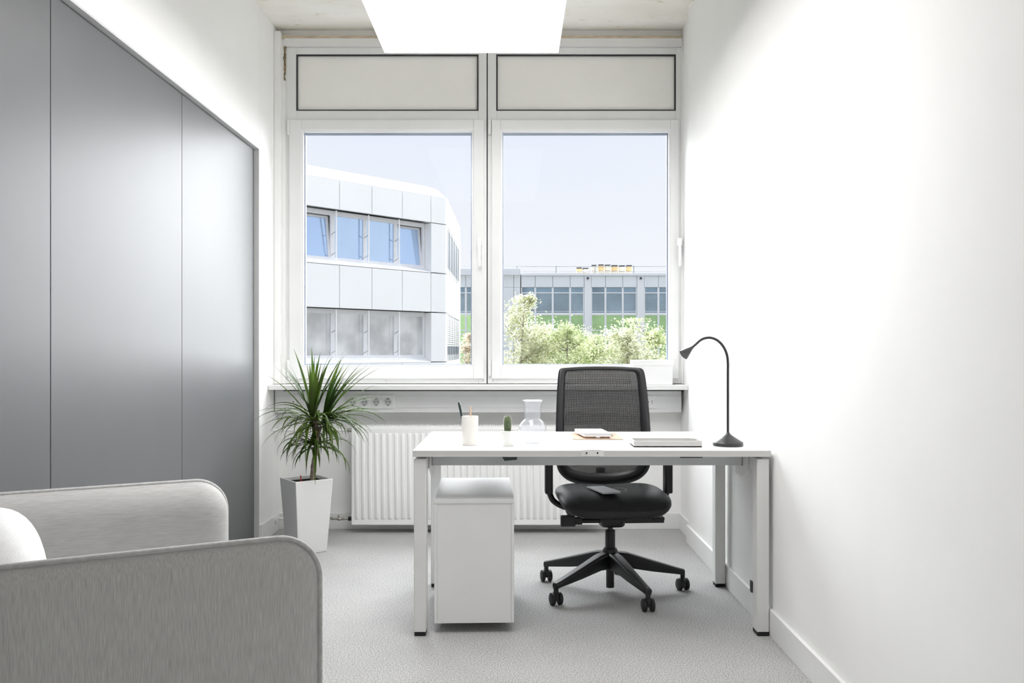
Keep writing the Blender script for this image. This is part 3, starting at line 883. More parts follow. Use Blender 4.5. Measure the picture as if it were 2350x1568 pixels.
# seat
def seat_warp(x, y, z):
    z2 = z
    t = y / 0.25
    if t < -0.35:
        z2 -= 0.035 * ((-t - 0.35) / 0.65) ** 2          # waterfall front
    z2 -= 0.010 * math.exp(-(x / 0.12) ** 2) * (1 if z > 0 else 0) * (1 if abs(t) < 1 else 0)
    if z < 0:
        x *= 1 - 0.10 * (-z / 0.045); 
    return x, y, z2
m = MB().superq((0.005, -0.005, 0.440), 0.253, 0.255, 0.046, 0.62, 0.42, 64, 28, seat_warp)
m.build('seat', M['seat'], oc, smooth=True)
m = MB().superq((0.005, 0.0, 0.402), 0.200, 0.21, 0.026, 0.6, 0.45, 48, 12)
m.build('seat_pan', M['black'], oc, smooth=True)
# backrest: outline in x,z (front view)
def back_y(x, z):
    t = (z - 0.468) / 0.57
    return 0.285 + 0.075 * t + 0.020 * math.sin(PI * min(1, max(0, t))) * -1 - 0.055 * (x / 0.23) ** 2
half_o = [(0.0, 0.446), (0.090, 0.453), (0.165, 0.476), (0.208, 0.510), (0.229, 0.552), (0.234, 0.62), (0.234, 0.72), (0.228, 0.86), (0.221, 0.96), (0.214, 1.012), (0.203, 1.029), (0.180, 1.034), (0.09, 1.039)]
half_i = [(0.0, 0.510), (0.080, 0.514), (0.140, 0.528), (0.172, 0.550), (0.185, 0.585), (0.189, 0.64), (0.190, 0.72), (0.187, 0.86), (0.182, 0.96), (0.179, 0.995), (0.170, 1.012), (0.150, 1.016), (0.08, 1.018)]
def outline(h, top):
    pts = [(x, z, 0) for x, z in h] + [(0, top, 0)] + [(-x, z, 0) for x, z in reversed(h[1:])]
    return [(p.x, p.y) for p in catmull(pts, 5, True)]
oo, oi_ = outline(half_o, 1.040), outline(half_i, 1.0185)
n = len(oo)
m = MB()
V = []
TH = 0.028
for (x, z) in oo: V.append((x, back_y(x, z) - 0.002, z))
for (x, z), (x2, z2) in zip(oo, oi_):
    mx_, mz_ = (x + x2) / 2, (z + z2) / 2
    V.append((mx_, back_y(mx_, mz_) - 0.014, mz_))
for (x, z) in oi_: V.append((x, back_y(x, z) - 0.004, z))
for (x, z) in oi_: V.append((x, back_y(x, z) + 0.010, z))
for (x, z) in oo: V.append((x * 0.985, back_y(x, z) + TH, z * 0.995 + 0.004))
F = []
for a in range(4):
    for i in range(n):
        j = (i + 1) % n
        F.append((a * n + i, a * n + j, (a + 1) * n + j, (a + 1) * n + i))
for i in range(n):
    j = (i + 1) % n
    F.append((4 * n + i, 4 * n + j, j, i))
m.add(V, F)
bk = m.build('backrest_frame', M['black'], oc, smooth=True)
m = MB()
rings = 7
V = []
cxm, czm = 0.0, 0.77
for r in range(rings):
    t = 1 - r / rings
    for (x, z) in oi_:
        X, Z = cxm + (x * 1.01 - cxm) * t, czm + (z - czm) * (t * 1.008 if r == 0 else t)
        V.append((X, back_y(X, Z) + 0.004, Z))
V.append((cxm, back_y(cxm, czm) + 0.004, czm))
F = []
for r in range(rings - 1):
    for i in range(n):
        j = (i + 1) % n
        F.append((r * n + i, r * n + j, (r + 1) * n + j, (r + 1) * n + i))
for i in range(n):
    F.append(((rings - 1) * n + i, (rings - 1) * n + (i + 1) % n, rings * n))
m.add(V, F)
m.build('mesh_panel', M['net'], oc, smooth=True)
# spine behind the back
m = MB()
m.tube(catmull([(0, 0.06, 0.36), (0, 0.22, 0.355), (0, 0.315, 0.40), (0, 0.335, 0.50), (0, 0.338, 0.53)], 6), 0.022, 12)
m.build('back_support', M['black'], oc, smooth=True)
# arms
for s in (-1, 1):
    xo = 0.284 if s < 0 else 0.276
    m = MB()
    m.tube(catmull([(s * 0.04, 0.03, 0.365), (s * 0.13, 0.03, 0.372), (s * 0.21, 0.03, 0.388), (s * (xo - 0.02), 0.03, 0.420), (s * xo, 0.03, 0.470)], 6), 0.0135, 12)
    m.build('arm_bracket', M['black'], oc, smooth=True)
    MB().box(s * xo - 0.018, s * xo + 0.018, 0.0, 0.062, 0.452, 0.655).build('armrest_post', M['black'], oc, bevel=0.007, seg=3)
    m = MB().superq((s * (xo - 0.01), 0.0, 0.668), 0.042, 0.12, 0.014, 0.5, 0.5, 32, 10)
    m.build('arm_pad', M['blacksoft'], oc, smooth=True)
# levers
m = MB().tube([(-0.05, -0.06, 0.341), (-0.165, -0.06, 0.341)], 0.0115, 12)
m.box(-0.170, -0.138, -0.075, -0.045, 0.325, 0.356)
m.box(-0.236, -0.170, -0.080, -0.040, 0.318, 0.364)
m.box(-0.206, -0.172, -0.078, -0.042, 0.364, 0.384)
m.box(-0.212, -0.176, -0.082, -0.038, 0.380, 0.387)
m.build('tension_lever', M['black'], oc, bevel=0.002)
m = MB()
m.hexa([(0.05, -0.075, 0.330), (0.238, -0.075, 0.331), (0.238, -0.045, 0.331), (0.05, -0.045, 0.330), (0.05, -0.075, 0.352), (0.238, -0.075, 0.354), (0.238, -0.045, 0.354), (0.05, -0.045, 0.352)])
m.box(0.188, 0.238, -0.085, -0.035, 0.345, 0.358)
m.build('height_lever', M['black'], oc, bevel=0.003)

# leaflet lying on the seat
lf = thing('leaflet', 'grey folded leaflet with a string loop lying on the chair seat', 'leaflet', (0.40, 4.05, 0.486))
m = MB()
m.hexa([(-0.062, 0.085, 0.0000), (-0.002, -0.085, -0.004), (0.080, -0.062, -0.004), (0.020, 0.100, 0.0), (-0.062, 0.085, 0.003), (-0.002, -0.085, -0.001), (0.080, -0.062, -0.001), (0.020, 0.100, 0.003)])
m.build('cover', M['leaflet'], lf)
m = MB()
m.hexa([(-0.060, 0.083, 0.0035), (-0.001, -0.083, 0.0), (0.079, -0.060, 0.001), (0.019, 0.098, 0.0035), (-0.060, 0.083, 0.005), (-0.001, -0.083, 0.0015), (0.079, -0.060, 0.005), (0.019, 0.098, 0.005)])
m.build('sheet', M['leaflet'], lf)
m = MB()
pts = [(0.085 + 0.032 * math.cos(t), 0.02 + 0.05 * math.sin(t), 0.000) for t in [i * 2 * PI / 24 for i in range(25)]]
m.tube(pts, 0.0010, 6, cap=False)
o = m.build('string_loop', M['wire'], lf)

# ------------------------------------------------------------------ things on the desk
def at(px, d): return (px - 1178.0) * d / FPX

# pen cup
d = 3.685
pc = thing('pen_cup', 'cream cylindrical pen cup standing on the desk', 'cup', (at(1078.5, d), d, DZ))
MB().lathe([(0.0, 0.0), (0.030, 0.0), (0.0325, 0.003), (0.0345, 0.1185), (0.0335, 0.120), (0.032, 0.1185), (0.030, 0.006), (0.0, 0.006)], n=40, cap=False).build('cup', M['cup'], pc, auto=50)
cx, cy = pc.location.x, pc.location.y
a = Vector((cx - 0.012, cy + 0.008, DZ + 0.010)); bq = Vector((at(1052.5, d), cy + 0.012, CAM_H - (924 - 802) * d / FPX))
pn = thing('ballpoint_pen', 'dark slim pen leaning in the cream cup', 'pen', tuple(a))
g = tuple(a)
dr = (bq - a)
MB().tube([a, a + dr * 0.06, a + dr * 0.97, bq], [0.001, 0.0048, 0.0045, 0.003], 12).build('barrel', M['pen'], pn, org=g, auto=50)
MB().tube([bq - dr * 0.005, bq + dr * 0.03], 0.0022, 8).build('button', M['chrome'], pn, org=g, auto=50)
cl_ = a + dr * 0.62
MB().tube([cl_ + Vector((0.0058, -0.0035, 0)), a + dr * 0.95 + Vector((0.0055, -0.0035, 0)), a + dr * 0.97 + Vector((0.002, -0.001, 0))], 0.0011, 6).build('clip', M['chrome'], pn, org=g)
a = Vector((cx + 0.004, cy + 0.006, DZ + 0.008)); bq = Vector((at(1079, d), cy + 0.012, CAM_H - (934 - 802) * d / FPX))
pn = thing('wooden_pencil', 'raw wooden pencil standing upright in the cream cup', 'pencil', tuple(a))
g = tuple(a); dr = bq - a
MB().tube([a, a + dr * 0.1, bq], [0.0006, 0.0041, 0.0041], 6).build('shaft', M['pencil'], pn, org=g)
MB().tube([bq, bq + dr * 0.012], 0.0040, 6).build('end_cap', M['paper'], pn, org=g)

# cactus in a pot
d = 3.648
ct = thing('potted_cactus', 'small spiny cactus in a white tapered pot on the desk', 'cactus', (at(1166.5, d), d, DZ))
MB().lathe([(0.0, 0.0), (0.0225, 0.0), (0.024, 0.002), (0.0322, 0.058), (0.0325, 0.0625), (0.0305, 0.0635), (0.0295, 0.060), (0.028, 0.050), (0.0, 0.050)], n=36, cap=False).build('pot', M['ceramic'], ct, auto=50)
MB().lathe([(0.0, 0.056), (0.015, 0.0565), (0.0285, 0.053)], n=24, cap=False).build('soil', M['soil'], ct, smooth=True)
NR = 13
m = MB()
prof = []
for i in range(15):
    t = i / 14
    r = 0.0125 * (0.86 + 0.22 * math.sin(PI * t ** 0.9)) * (1 if t < 0.75 else math.sqrt(max(0.0, 1 - ((t - 0.75) / 0.25) ** 2)) * 0.97 + 0.03)
    prof.append((r, 0.054 + 0.071 * t))
m.lathe(prof, c=(-0.003, 0, 0), n=NR * 6, ripple=0.10, rn=NR)
cc = m.build('cactus_body', M['cactus'], ct, smooth=True)
random.seed(5)
m = MB()
for i in range(1, 14):
    r, z = prof[i]
    for k in range(NR):
        a = 2 * PI * k / NR
        for q in range(5):
            aa = a + random.uniform(-0.5, 0.5)
            p = Vector((-0.003 + r * 1.08 * math.cos(a), r * 1.08 * math.sin(a), z))
            e = p + Vector((math.cos(aa), math.sin(aa), random.uniform(-0.3, 0.9))).normalized() * random.uniform(0.005, 0.009)
            u = Vector((-math.sin(a), math.cos(a), 0)) * 0.0008
            m.add([p - u, p + u, e], [(0, 1, 2)])
tag(m.build('spines', M['spine'], cc), kind='stuff')

# carafe
d = 3.765
cf = thing('glass_carafe', 'clear ribbed glass carafe with flared neck on the desk', 'carafe', (at(1222, d), d, DZ))
prof = catmull([(0.030, 0.006, 0), (0.038, 0.010, 0), (0.050, 0.026, 0), (0.0575, 0.050, 0), (0.0565, 0.070, 0), (0.046, 0.089, 0), (0.0365, 0.0985, 0), (0.0345, 0.104, 0), (0.0352, 0.118, 0), (0.0368, 0.145, 0), (0.0385, 0.165, 0), (0.0415, 0.1785, 0)], 4)
prof = [(p.x, p.y) for p in prof]
m = MB().lathe([(0.0, 0.006)] + prof, n=144, cap=False, ripple=0.006, rn=48)
m.build('outer_glass', M['carafe'], cf, smooth=True)
m = MB().lathe([(0.0, 0.010)] + [(r - 0.0028, z + 0.001) for r, z in prof[2:]] + [(0.0412, 0.1798), (0.0415, 0.1785)], n=64, cap=False)
m.build('inner_glass', M['carafe'], cf, smooth=True)
m = MB()
for k in range(24):
    pass
m.tube([(0.0403 * math.cos(t), 0.0403 * math.sin(t), 0.1792) for t in [i * 2 * PI / 48 for i in range(49)]], 0.0016, 8, cap=False)
m.build('rim', thin_glass('rim_glass', (0.98, 0.98, 0.99), 2.0, 1.5, haze=0.45), cf, smooth=True)
m = MB().lathe([(0.026, 0.0), (0.031, 0.0), (0.033, 0.007), (0.028, 0.008)], n=48)
m.build('foot', M['carafe'], cf, auto=50)

# folder, notebook and flat case
fd = tag(MB().hexa([(at(1314, 3.90), 3.90, DZ + 0.0004), (at(1430, 3.90), 3.895, DZ + 0.0004), (at(1411, 4.18), 4.18, DZ + 0.0004), (at(1313, 4.18), 4.19, DZ + 0.0004),
                    (at(1314, 3.90), 3.90, DZ + 0.0035), (at(1430, 3.90), 3.895, DZ + 0.0035), (at(1411, 4.18), 4.18, DZ + 0.0035), (at(1313, 4.18), 4.19, DZ + 0.0035)]).build('folder', M['kraft'], org=(0.36, 4.03, DZ), bevel=0.001),
          'tan cardboard folder lying flat under the notebook', 'folder')
ks = thing('flat_case', 'slim tan case with a metal clasp under the white notebook', 'case', (at(1368, 3.94), 4.02, DZ + 0.0035))
g = tuple(ks.location)
MB().hexa([(at(1343, 3.93), 3.93, DZ + 0.0036), (at(1400, 3.93), 3.93, DZ + 0.0036), (at(1388, 4.10), 4.10, DZ + 0.0036), (at(1330, 4.10), 4.10, DZ + 0.0036),
           (at(1343, 3.93), 3.93, DZ + 0.012), (at(1400, 3.93), 3.93, DZ + 0.012), (at(1388, 4.10), 4.10, DZ + 0.012), (at(1330, 4.10), 4.10, DZ + 0.012)]).build('body', M['kraft'], ks, org=g, bevel=0.002)
MB().box(at(1367, 3.93), at(1377, 3.93), 3.926, 3.93, DZ + 0.005, DZ + 0.012).build('clasp', M['chrome'], ks, org=g, bevel=0.001)
nbk = thing('notebook', 'white hardcover notebook on top of the tan folder', 'notebook', (at(1362, 4.0), 4.02, DZ + 0.012))
g = tuple(nbk.location)
def quad_slab(z0, z1, ins=0.0):
    A = [(at(1340, 3.92) + ins, 3.92 + ins), (at(1403, 3.92) - ins * 0.4, 3.915 + ins), (at(1381, 4.13) - ins, 4.13 - ins), (at(1319, 4.13), 4.14 - ins)]
    return MB().hexa([(x, y, z0) for x, y in A] + [(x, y, z1) for x, y in A])
quad_slab(DZ + 0.0121, DZ + 0.0138).build('cover', M['paper'], nbk, org=g, bevel=0.0006)
quad_slab(DZ + 0.0138, DZ + 0.0255, 0.003).build('page_block', M['pages'], nbk, org=g)
quad_slab(DZ + 0.0255, DZ + 0.0275).build('cover', M['paper'], nbk, org=g, bevel=0.0006)
MB().tube([(at(1402, 3.92), 3.918, DZ + 0.014), (at(1406, 3.92), 3.914, DZ + 0.0145), (at(1406, 3.92), 3.914, DZ + 0.019), (at(1402, 3.92), 3.918, DZ + 0.020)], 0.0013, 8).build('pen_loop', M['lampblack'], nbk, org=g)

# tray
d = 3.60
tr = thing('desk_tray', 'shallow pale grey rectangular tray near the desk front', 'tray', (at(1531, 3.66), 3.66, DZ + 0.0004))
g = tuple(tr.location)
x0, x1, y0, y1 = at(1455, d), at(1611, d), d, 3.725
MB().box(x0, x1, y0, y1, DZ, DZ + 0.004).build('base', M['tray'], tr, org=(g[0], g[1], DZ))
m = MB().box(x0, x1, y0, y0 + 0.005, DZ + 0.0005, DZ + 0.0255)
m.box(x0, x1, y1 - 0.005, y1, DZ + 0.0005, DZ + 0.0255)
m.box(x0, x0 + 0.005, y0 + 0.005, y1 - 0.005, DZ + 0.0005, DZ + 0.0255)
m.box(x1 - 0.005, x1, y0 + 0.005, y1 - 0.005, DZ + 0.0005, DZ + 0.0255)
m.build('rim', M['tray'], tr, org=g)
MB().prism([(x1 - 0.030, y1 - 0.005), (x1 - 0.005, y1 - 0.030), (x1 - 0.005, y1 - 0.005)], DZ + 0.004, DZ + 0.0253).build('corner_fillet', M['tray'], tr, org=g)

# gooseneck lamp
d = 3.66
lp = thing('gooseneck_desk_lamp', 'matte black gooseneck lamp standing at the desk end by the wall', 'desk lamp', (at(1670.5, d), d, DZ + 0.0004))
g = tuple(lp.location)
MB().lathe([(0.0, 0.0), (0.060, 0.0), (0.0615, 0.002), (0.0615, 0.013), (0.0595, 0.0155), (0.030, 0.034), (0.010, 0.047), (0.0065, 0.054), (0.0, 0.054)], n=56, cap=False).build('base', M['lampblack'], lp, auto=35)
def lpz(py): return CAM_H - (py - 802) * d / FPX
path = [(1670.5, 1000), (1670.5, 930), (1670.5, 860), (1670.5, 832), (1668, 814), (1662, 799), (1653, 787), (1642, 779), (1629, 775.3), (1616, 777), (1606, 782), (1597, 790), (1588, 798)]
P3 = catmull([(at(px, d), d, lpz(py)) for px, py in path], 5)
MB().tube(P3, 0.0054, 14).build('gooseneck', M['lampblack'], lp, org=g, smooth=True)
A = Vector((at(1590, d), d, lpz(796.5))); B = Vector((at(1567, d), d - 0.012, lpz(815)))
dr = B - A
hd = MB().tube([A, A + dr * 0.2, A + dr * 0.55, A + dr * 0.9, B, B - dr * 0.03, A + dr * 0.4], [0.0055, 0.0075, 0.0145, 0.0205, 0.0215, 0.0195, 0.006], 28, cap=False)
hd = hd.build('lamp_head', M['lampblack'], lp, org=g, auto=50)
C0 = A + dr * 0.72
MB().tube([C0, C0 + dr * 0.02], 0.0145, 20).build('lens', M['lampbody'], hd, org=g)

# ------------------------------------------------------------------ potted dracaena
PXc, PYc, PZt = -1.155, 4.985, 0.407
pl = thing('potted_dracaena', 'spiky green dracaena in a tall tapered white planter by the window', 'potted plant', (PXc, PYc, 0))
TH_ = math.radians(37)
def sq(s, z, rot=TH_):
    return [(s / 2 * (c * math.cos(rot) - e * math.sin(rot)), s / 2 * (c * math.sin(rot) + e * math.cos(rot)), z) for c, e in ((-1, -1), (1, -1), (1, 1), (-1, 1))]
m = MB()
rings = [sq(0.168, 0.0), sq(0.170, 0.004), sq(0.221, PZt), sq(0.205, PZt), sq(0.200, PZt - 0.02)]
vs_ = [p for r in rings for p in r]
fs_ = [(3, 2, 1, 0)]
for i in range(len(rings) - 1):
    for j in range(4):
        fs_.append((i * 4 + j, i * 4 + (j + 1) % 4, i * 4 + (j + 1) % 4 + 4, i * 4 + j + 4))
m.add(vs_, fs_)
pot = m.build('planter', M['planter'], pl, bevel=0.004, seg=3)
m = MB()
vs_ = sq(0.205, PZt - 0.004) + sq(0.198, PZt - 0.03) + sq(0.206, PZt - 0.05)
m.add(vs_, [(0, 1, 5, 4), (1, 2, 6, 5), (2, 3, 7, 6), (3, 0, 4, 7)])
m.build('liner', M['blacksoft'], pl)
MB().add(sq(0.198, PZt - 0.028), [(0, 1, 2, 3)]).build('soil', M['soil'], pl)
def pz(py, d=4.985): return CAM_H - (py - 802) * d / FPX
trk = catmull([(at(717, PYc) - PXc, -0.01, PZt - 0.035), (at(719, PYc) - PXc, -0.005, pz(1070)), (at(725, PYc) - PXc, 0.0, pz(1035)), (at(727, PYc) - PXc, 0.0, pz(1000)), (at(726, PYc) - PXc, 0.0, pz(955))], 6)
rr = [0.0125 + 0.0012 * math.sin(i * 2.4) for i in range(len(trk))]
MB().tube(trk, rr, 12).build('trunk', M['trunk'], pl, smooth=True)
MB().tube([(at(694, PYc) - PXc, -0.03, PZt - 0.03), (at(693, PYc) - PXc, -0.03, PZt + 0.018)], 0.0035, 8).build('water_gauge', M['redtag'], pl)
h1 = Vector((at(718, PYc) - PXc, 0.0, pz(962)))
h2 = Vector((at(745, PYc) - PXc, -0.01, pz(965)))
h3 = Vector((at(722, PYc) - PXc, -0.01, pz(1015)))
for hb in (h1, h2):
    MB().tube([trk[-8], (trk[-8] + hb) / 2 + Vector((0, 0, 0.01)), hb + Vector((0, 0, 0.03))], [0.010, 0.009, 0.004], 10).build('branch', M['trunk'], pl, smooth=True)

def leaf(base, az, el, length, width, droop, twist=0.0):
    """one strap leaf: leaves at (az, el), bends down by droop over its length"""
    N = 9
    p = Vector(base)
    e = el
    V = []
    for i in range(N + 1):
        t = i / N
        dirv = Vector((math.cos(az) * math.cos(e), math.sin(az) * math.cos(e), math.sin(e)))
        side = Vector((-math.sin(az), math.cos(az), 0))
        up = side.cross(dirv) * -1
        tw = twist * t
        sd_ = side * math.cos(tw) + up * math.sin(tw)
        nr = up * math.cos(tw) - side * math.sin(tw)
        w = width * (0.62 + 0.38 * min(1, t * 5)) * (1 - max(0, (t - 0.35) / 0.65) ** 1.6) * 0.5
        w = max(w, 0.0006)
        V += [p - sd_ * w + nr * w * 0.35, p, p + sd_ * w + nr * w * 0.35]
        p = p + dirv * (length / N)
        e = max(-1.45, e - droop / N * (0.35 + 1.3 * t))
    F = []
    for i in range(N):
        a = i * 3
        F += [(a, a + 3, a + 4, a + 1), (a + 1, a + 4, a + 5, a + 2)]
    return MB().add(V, F)

random.seed(21)
R = random.uniform
leaves = []
D = math.radians
# erect leaves of the main head (azimuth 0 = right, 180 = left, 270 = towards the viewer)
for az, el, ln, dp in ((150, 74, .40, .25), (115, 84, .39, .15), (60, 82, .36, .15), (20, 80, .37, .3), (5, 70, .43, .25), (345, 74, .34, .2), (200, 86, .31, .1), (300, 82, .33, .2), (40, 76, .31, .3), (175, 62, .34, .35), (180, 55, .34, .2), (90, 78, .35, .2), (270, 84, .30, .4), (330, 80, .30, .15)):
    leaves.append((h1 + Vector((R(-.008, .008), R(-.008, .008), R(0, .03))), D(az + R(-6, 6)), D(el), ln, R(.020, .026), dp))
for i in range(20):
    hb = (h1, h2)[i % 2]
    leaves.append((hb + Vector((R(-.012, .012), R(-.012, .012), R(0, .03))), D(R(-50, 50) if i % 4 else R(130, 230)), D(R(48, 80)), R(.28, .39), R(.017, .025), R(.2, .6)))
# head leaning to the right
for az, el, ln, dp in ((5, 62, .38, .35), (350, 56, .38, .45), (15, 50, .40, .5), (340, 66, .36, .3), (30, 60, .36, .35), (0, 44, .36, .5), (355, 70, .33, .4), (320, 58, .30, .5), (60, 66, .34, .4), (10, 36, .36, .7), (350, 28, .34, 1.0), (330, 30, .33, 1.1), (25, 25, .34, 1.1), (5, 12, .36, 1.0), (345, 8, .32, 1.2), (20, 40, .34, .9)):
    leaves.append((h2 + Vector((R(-.01, .01), R(-.01, .01), R(-.01, .03))), D(az + R(-8, 8)), D(el), ln, R(.018, .025), dp))
# leaves spreading sideways
for i in range(30):
    side = R(120, 240) if i % 2 else R(-60, 60)
    leaves.append(((h1 if i % 2 else h2) + Vector((R(-.012, .012), R(-.012, .012), R(-.02, .015))), D(side), D(R(-5, 40)), R(.26, .40), R(.015, .022), R(.8, 1.7)))
# drooping skirt
for i in range(70):
    b = (h1, h2, h3)[i % 3]
    leaves.append((b + Vector((R(-.014, .014), R(-.014, .014), R(-.05, .0))), D(R(0, 360)), D(R(-15, 35)), R(.20, .33), R(.014, .022), R(1.6, 2.7)))
# low leaves near the pot rim
for i in range(30):
    leaves.append((h3 + Vector((R(-.012, .012), R(-.012, .012), R(-.04, .02))), D(R(0, 360)), D(R(5, 50)), R(.16, .27), R(.011, .017), R(1.7, 2.6)))
# the glossy ones hanging towards the viewer
for az, el, ln, dp in ((255, 20, .22, 2.0), (285, 35, .28, 2.2), (300, 25, .30, 2.0), (315, 30, .30, 1.9), (310, 15, .28, 1.7)):
    leaves.append((h1 + Vector((R(-.005, .03), -.01, R(-.01, .01))), D(az), D(el), ln, .019, dp))
for (b, az, el, ln, wd_, dp) in leaves:
    # keep the tips off the wall and the wardrobe
    rx_ = math.cos(az) * ln * 0.8 + b.x + PXc
    ry_ = math.sin(az) * ln * 0.8 + b.y + PYc
    if rx_ < XL + 0.02: ln *= max(0.55, (b.x + PXc - XL - 0.03) / (b.x + PXc - rx_ + 1e-6))
    if ry_ > 5.34 and el < D(60): ln *= 0.85
    leaf(b, az, el, ln, wd_, dp, R(-0.5, 0.5)).build('leaf', M['leaf'], pl, smooth=True)

# ------------------------------------------------------------------ armchair
AC_ROT = math.radians(29.5)
ac = thing('tub_armchair', 'pale grey fabric tub armchair with piped edges', 'armchair', (-0.932, 1.941, 0), AC_ROT)
AW, AD, AT, ZB = 0.43, 0.39, 0.76, 0.14
# plan path of the outer face: near front -> back -> far front
def shell_path():
    pts = []
    Rr = 0.24
    nA = 30
    for i in range(nA):
        pts.append((AD - (2 * AD - Rr) * i / nA, -AW, 0.0, -1.0))
    for i in range(13):
        a = -PI / 2 - (PI / 2) * i / 12
        pts.append((-AD + Rr + Rr * math.cos(a), -AW + Rr + Rr * math.sin(a), math.cos(a), math.sin(a)))
    nB = 10
    for i in range(1, nB):
        pts.append((-AD, -AW + Rr + (2 * AW - 2 * Rr) * i / nB, -1.0, 0.0))
    for i in range(13):
        a = PI - (PI / 2) * i / 12
        pts.append((-AD + Rr + Rr * math.cos(a), AW - Rr + Rr * math.sin(a), math.cos(a), math.sin(a)))
    for i in range(1, nA + 1):
        pts.append((-AD + Rr + (2 * AD - Rr) * i / nA, AW, 0.0, 1.0))
    return pts
base = shell_path()
S = [0.0]
for p, q in zip(base[:-1], base[1:]):
    S.append(S[-1] + math.hypot(q[0] - p[0], q[1] - p[1]))
LT = S[-1]
def on_path(s):
    s = max(0, min(LT, s))
    for i in range(len(S) - 1):
        if s <= S[i + 1] + 1e-9:
            t = (s - S[i]) / (S[i + 1] - S[i])
            a, b = base[i], base[i + 1]
            nx, ny = a[2] + (b[2] - a[2]) * t, a[3] + (b[3] - a[3]) * t
            l = math.hypot(nx, ny)
            return a[0] + (b[0] - a[0]) * t, a[1] + (b[1] - a[1]) * t, nx / l, ny / l
CR = 0.085
def top_at(s):
    e = min(s, LT - s)
    if e < CR:
        return AT - CR + CR * math.sqrt(max(0, 1 - ((CR - e) / CR) ** 2))
    return AT
def edge_dist(s, z):
    qx, qz = abs(s - LT / 2) - (LT / 2 - CR), z - (AT - CR)
    return -(math.hypot(max(qx, 0), max(qz, 0)) + min(max(qx, qz), 0) - CR)
cols = [CR * (1 - math.cos(PI / 2 * i / 14)) for i in range(15)]
nm = 70
cols = cols + [CR + (LT - 2 * CR) * i / nm for i in range(1, nm)] + [LT - c for c in reversed(cols)]
rows = [0, .15, .3, .45, .58, .7, .78, .84, .88, .91, .935, .955, .972, .986, 1.0]
def shell_surface(off):
    V = []
    for s in cols:
        x, y, nx, ny = on_path(s)
        zt = top_at(s)
        for r in rows:
            z = ZB + (zt - ZB) * r
            o = off(s, z, zt)
            V.append((x - nx * o, y - ny * o, z))
    F = []
    k = len(rows)
    for i in range(len(cols) - 1):
        for j in range(k - 1):
            F.append((i * k + j, i * k + j + 1, (i + 1) * k + j + 1, (i + 1) * k + j))
    return V, F
TK = 0.095
def off_in(s, z, zt):
    dd = max(0.0, edge_dist(s, z))
    t = min(1.0, dd / 0.075)
    return 0.004 + TK * math.sqrt(max(0, 1 - (1 - t) ** 2)) * 0.98
def off_out(s, z, zt):
    dd = max(0.0, edge_dist(s, z))
    t = min(1.0, dd / 0.05)
    return 0.003 - 0.012 * math.sqrt(max(0, 1 - (1 - t) ** 2))
V, F = shell_surface(off_out)
m = MB().add(V, [tuple(reversed(f)) for f in F])
m.build('outer_shell', M['fabric_v'], ac, smooth=True)
V, F = shell_surface(off_in)
m = MB().add(V, F)
m.build('inner_shell', M['fabric_h'], ac, smooth=True)
pts = []
for s, z in [(0, ZB + i * 0.04) for i in range(int((AT - CR - ZB) / 0.04))] + [(s, top_at(s)) for s in cols] + [(LT, AT - CR - i * 0.04) for i in range(1, int((AT - CR - ZB) / 0.04))]:
    x, y, nx, ny = on_path(s)
    pts.append((x + nx * 0.001, y + ny * 0.001, z + 0.002))
MB().tube(pts, 0.0050, 10).build('piping', M['piping'], ac, smooth=True)
MB().prism([(AD - 0.02, -AW + 0.07), (AD - 0.02, AW - 0.07), (-AD + 0.12, AW - 0.07), (-AD + 0.12, -AW + 0.07)], ZB, 0.26).build('seat_base', M['fabric_v'], ac, bevel=0.02)
MB().superq((0.06, 0, 0.345), 0.335, 0.335, 0.085, 0.35, 0.22, 56, 20).build('seat_cushion', M['fabric_h'], ac, smooth=True)
MB().superq((-0.205, 0.0, 0.555), 0.142, 0.325, 0.230, 0.75, 0.5, 56, 28).build('back_cushion', M['cushion'], ac, smooth=True)
for x in (-0.28, 0.30):
    for y in (-0.33, 0.33):
        MB().tube([(x, y, 0.0), (x, y, ZB + 0.02)], [0.012, 0.018], 14).build('foot', M['lampblack'], ac, auto=40)

# ------------------------------------------------------------------ outside: ground
tag(MB().box(-60, 60, 6.5, 120, -7.4, -7.0).build('ground', M['o_ground']), 'dark paved yard below the windows', 'ground', kind='structure')

# white office block close by on the left
K = Vector((-3.116, 33.8)); U = Vector((0.678, 0.735)); NI = Vector((-0.735, 0.678))     # corner, along facade (to the right), inwards
wob = thing('white_office_block', 'white panelled office block with chamfered roof seen through the window', 'building', (K.x, K.y, -7.0))
g = tuple(wob.location)
def fp(s, inw, z):
    """s metres left of the corner along the facade, inw metres into the building"""
    q = K - U * s + NI * inw
    return (q.x, q.y, z)
def slab(s0, s1, i0, i1, z0, z1):
    return MB().hexa([fp(s1, i0, z0), fp(s0, i0, z0), fp(s0, i1, z0), fp(s1, i1, z0), fp(s1, i0, z1), fp(s0, i0, z1), fp(s0, i1, z1), fp(s1, i1, z1)])
BAY = 1.404
SR = -0.788                        # right end of the main facade
NB = 7
ZROW = (5.92, 2.526)
G = 0.016
q2 = K - U * SR
YE = 43.0
def sp(y, inw, z): return (q2.x - inw, y, z)
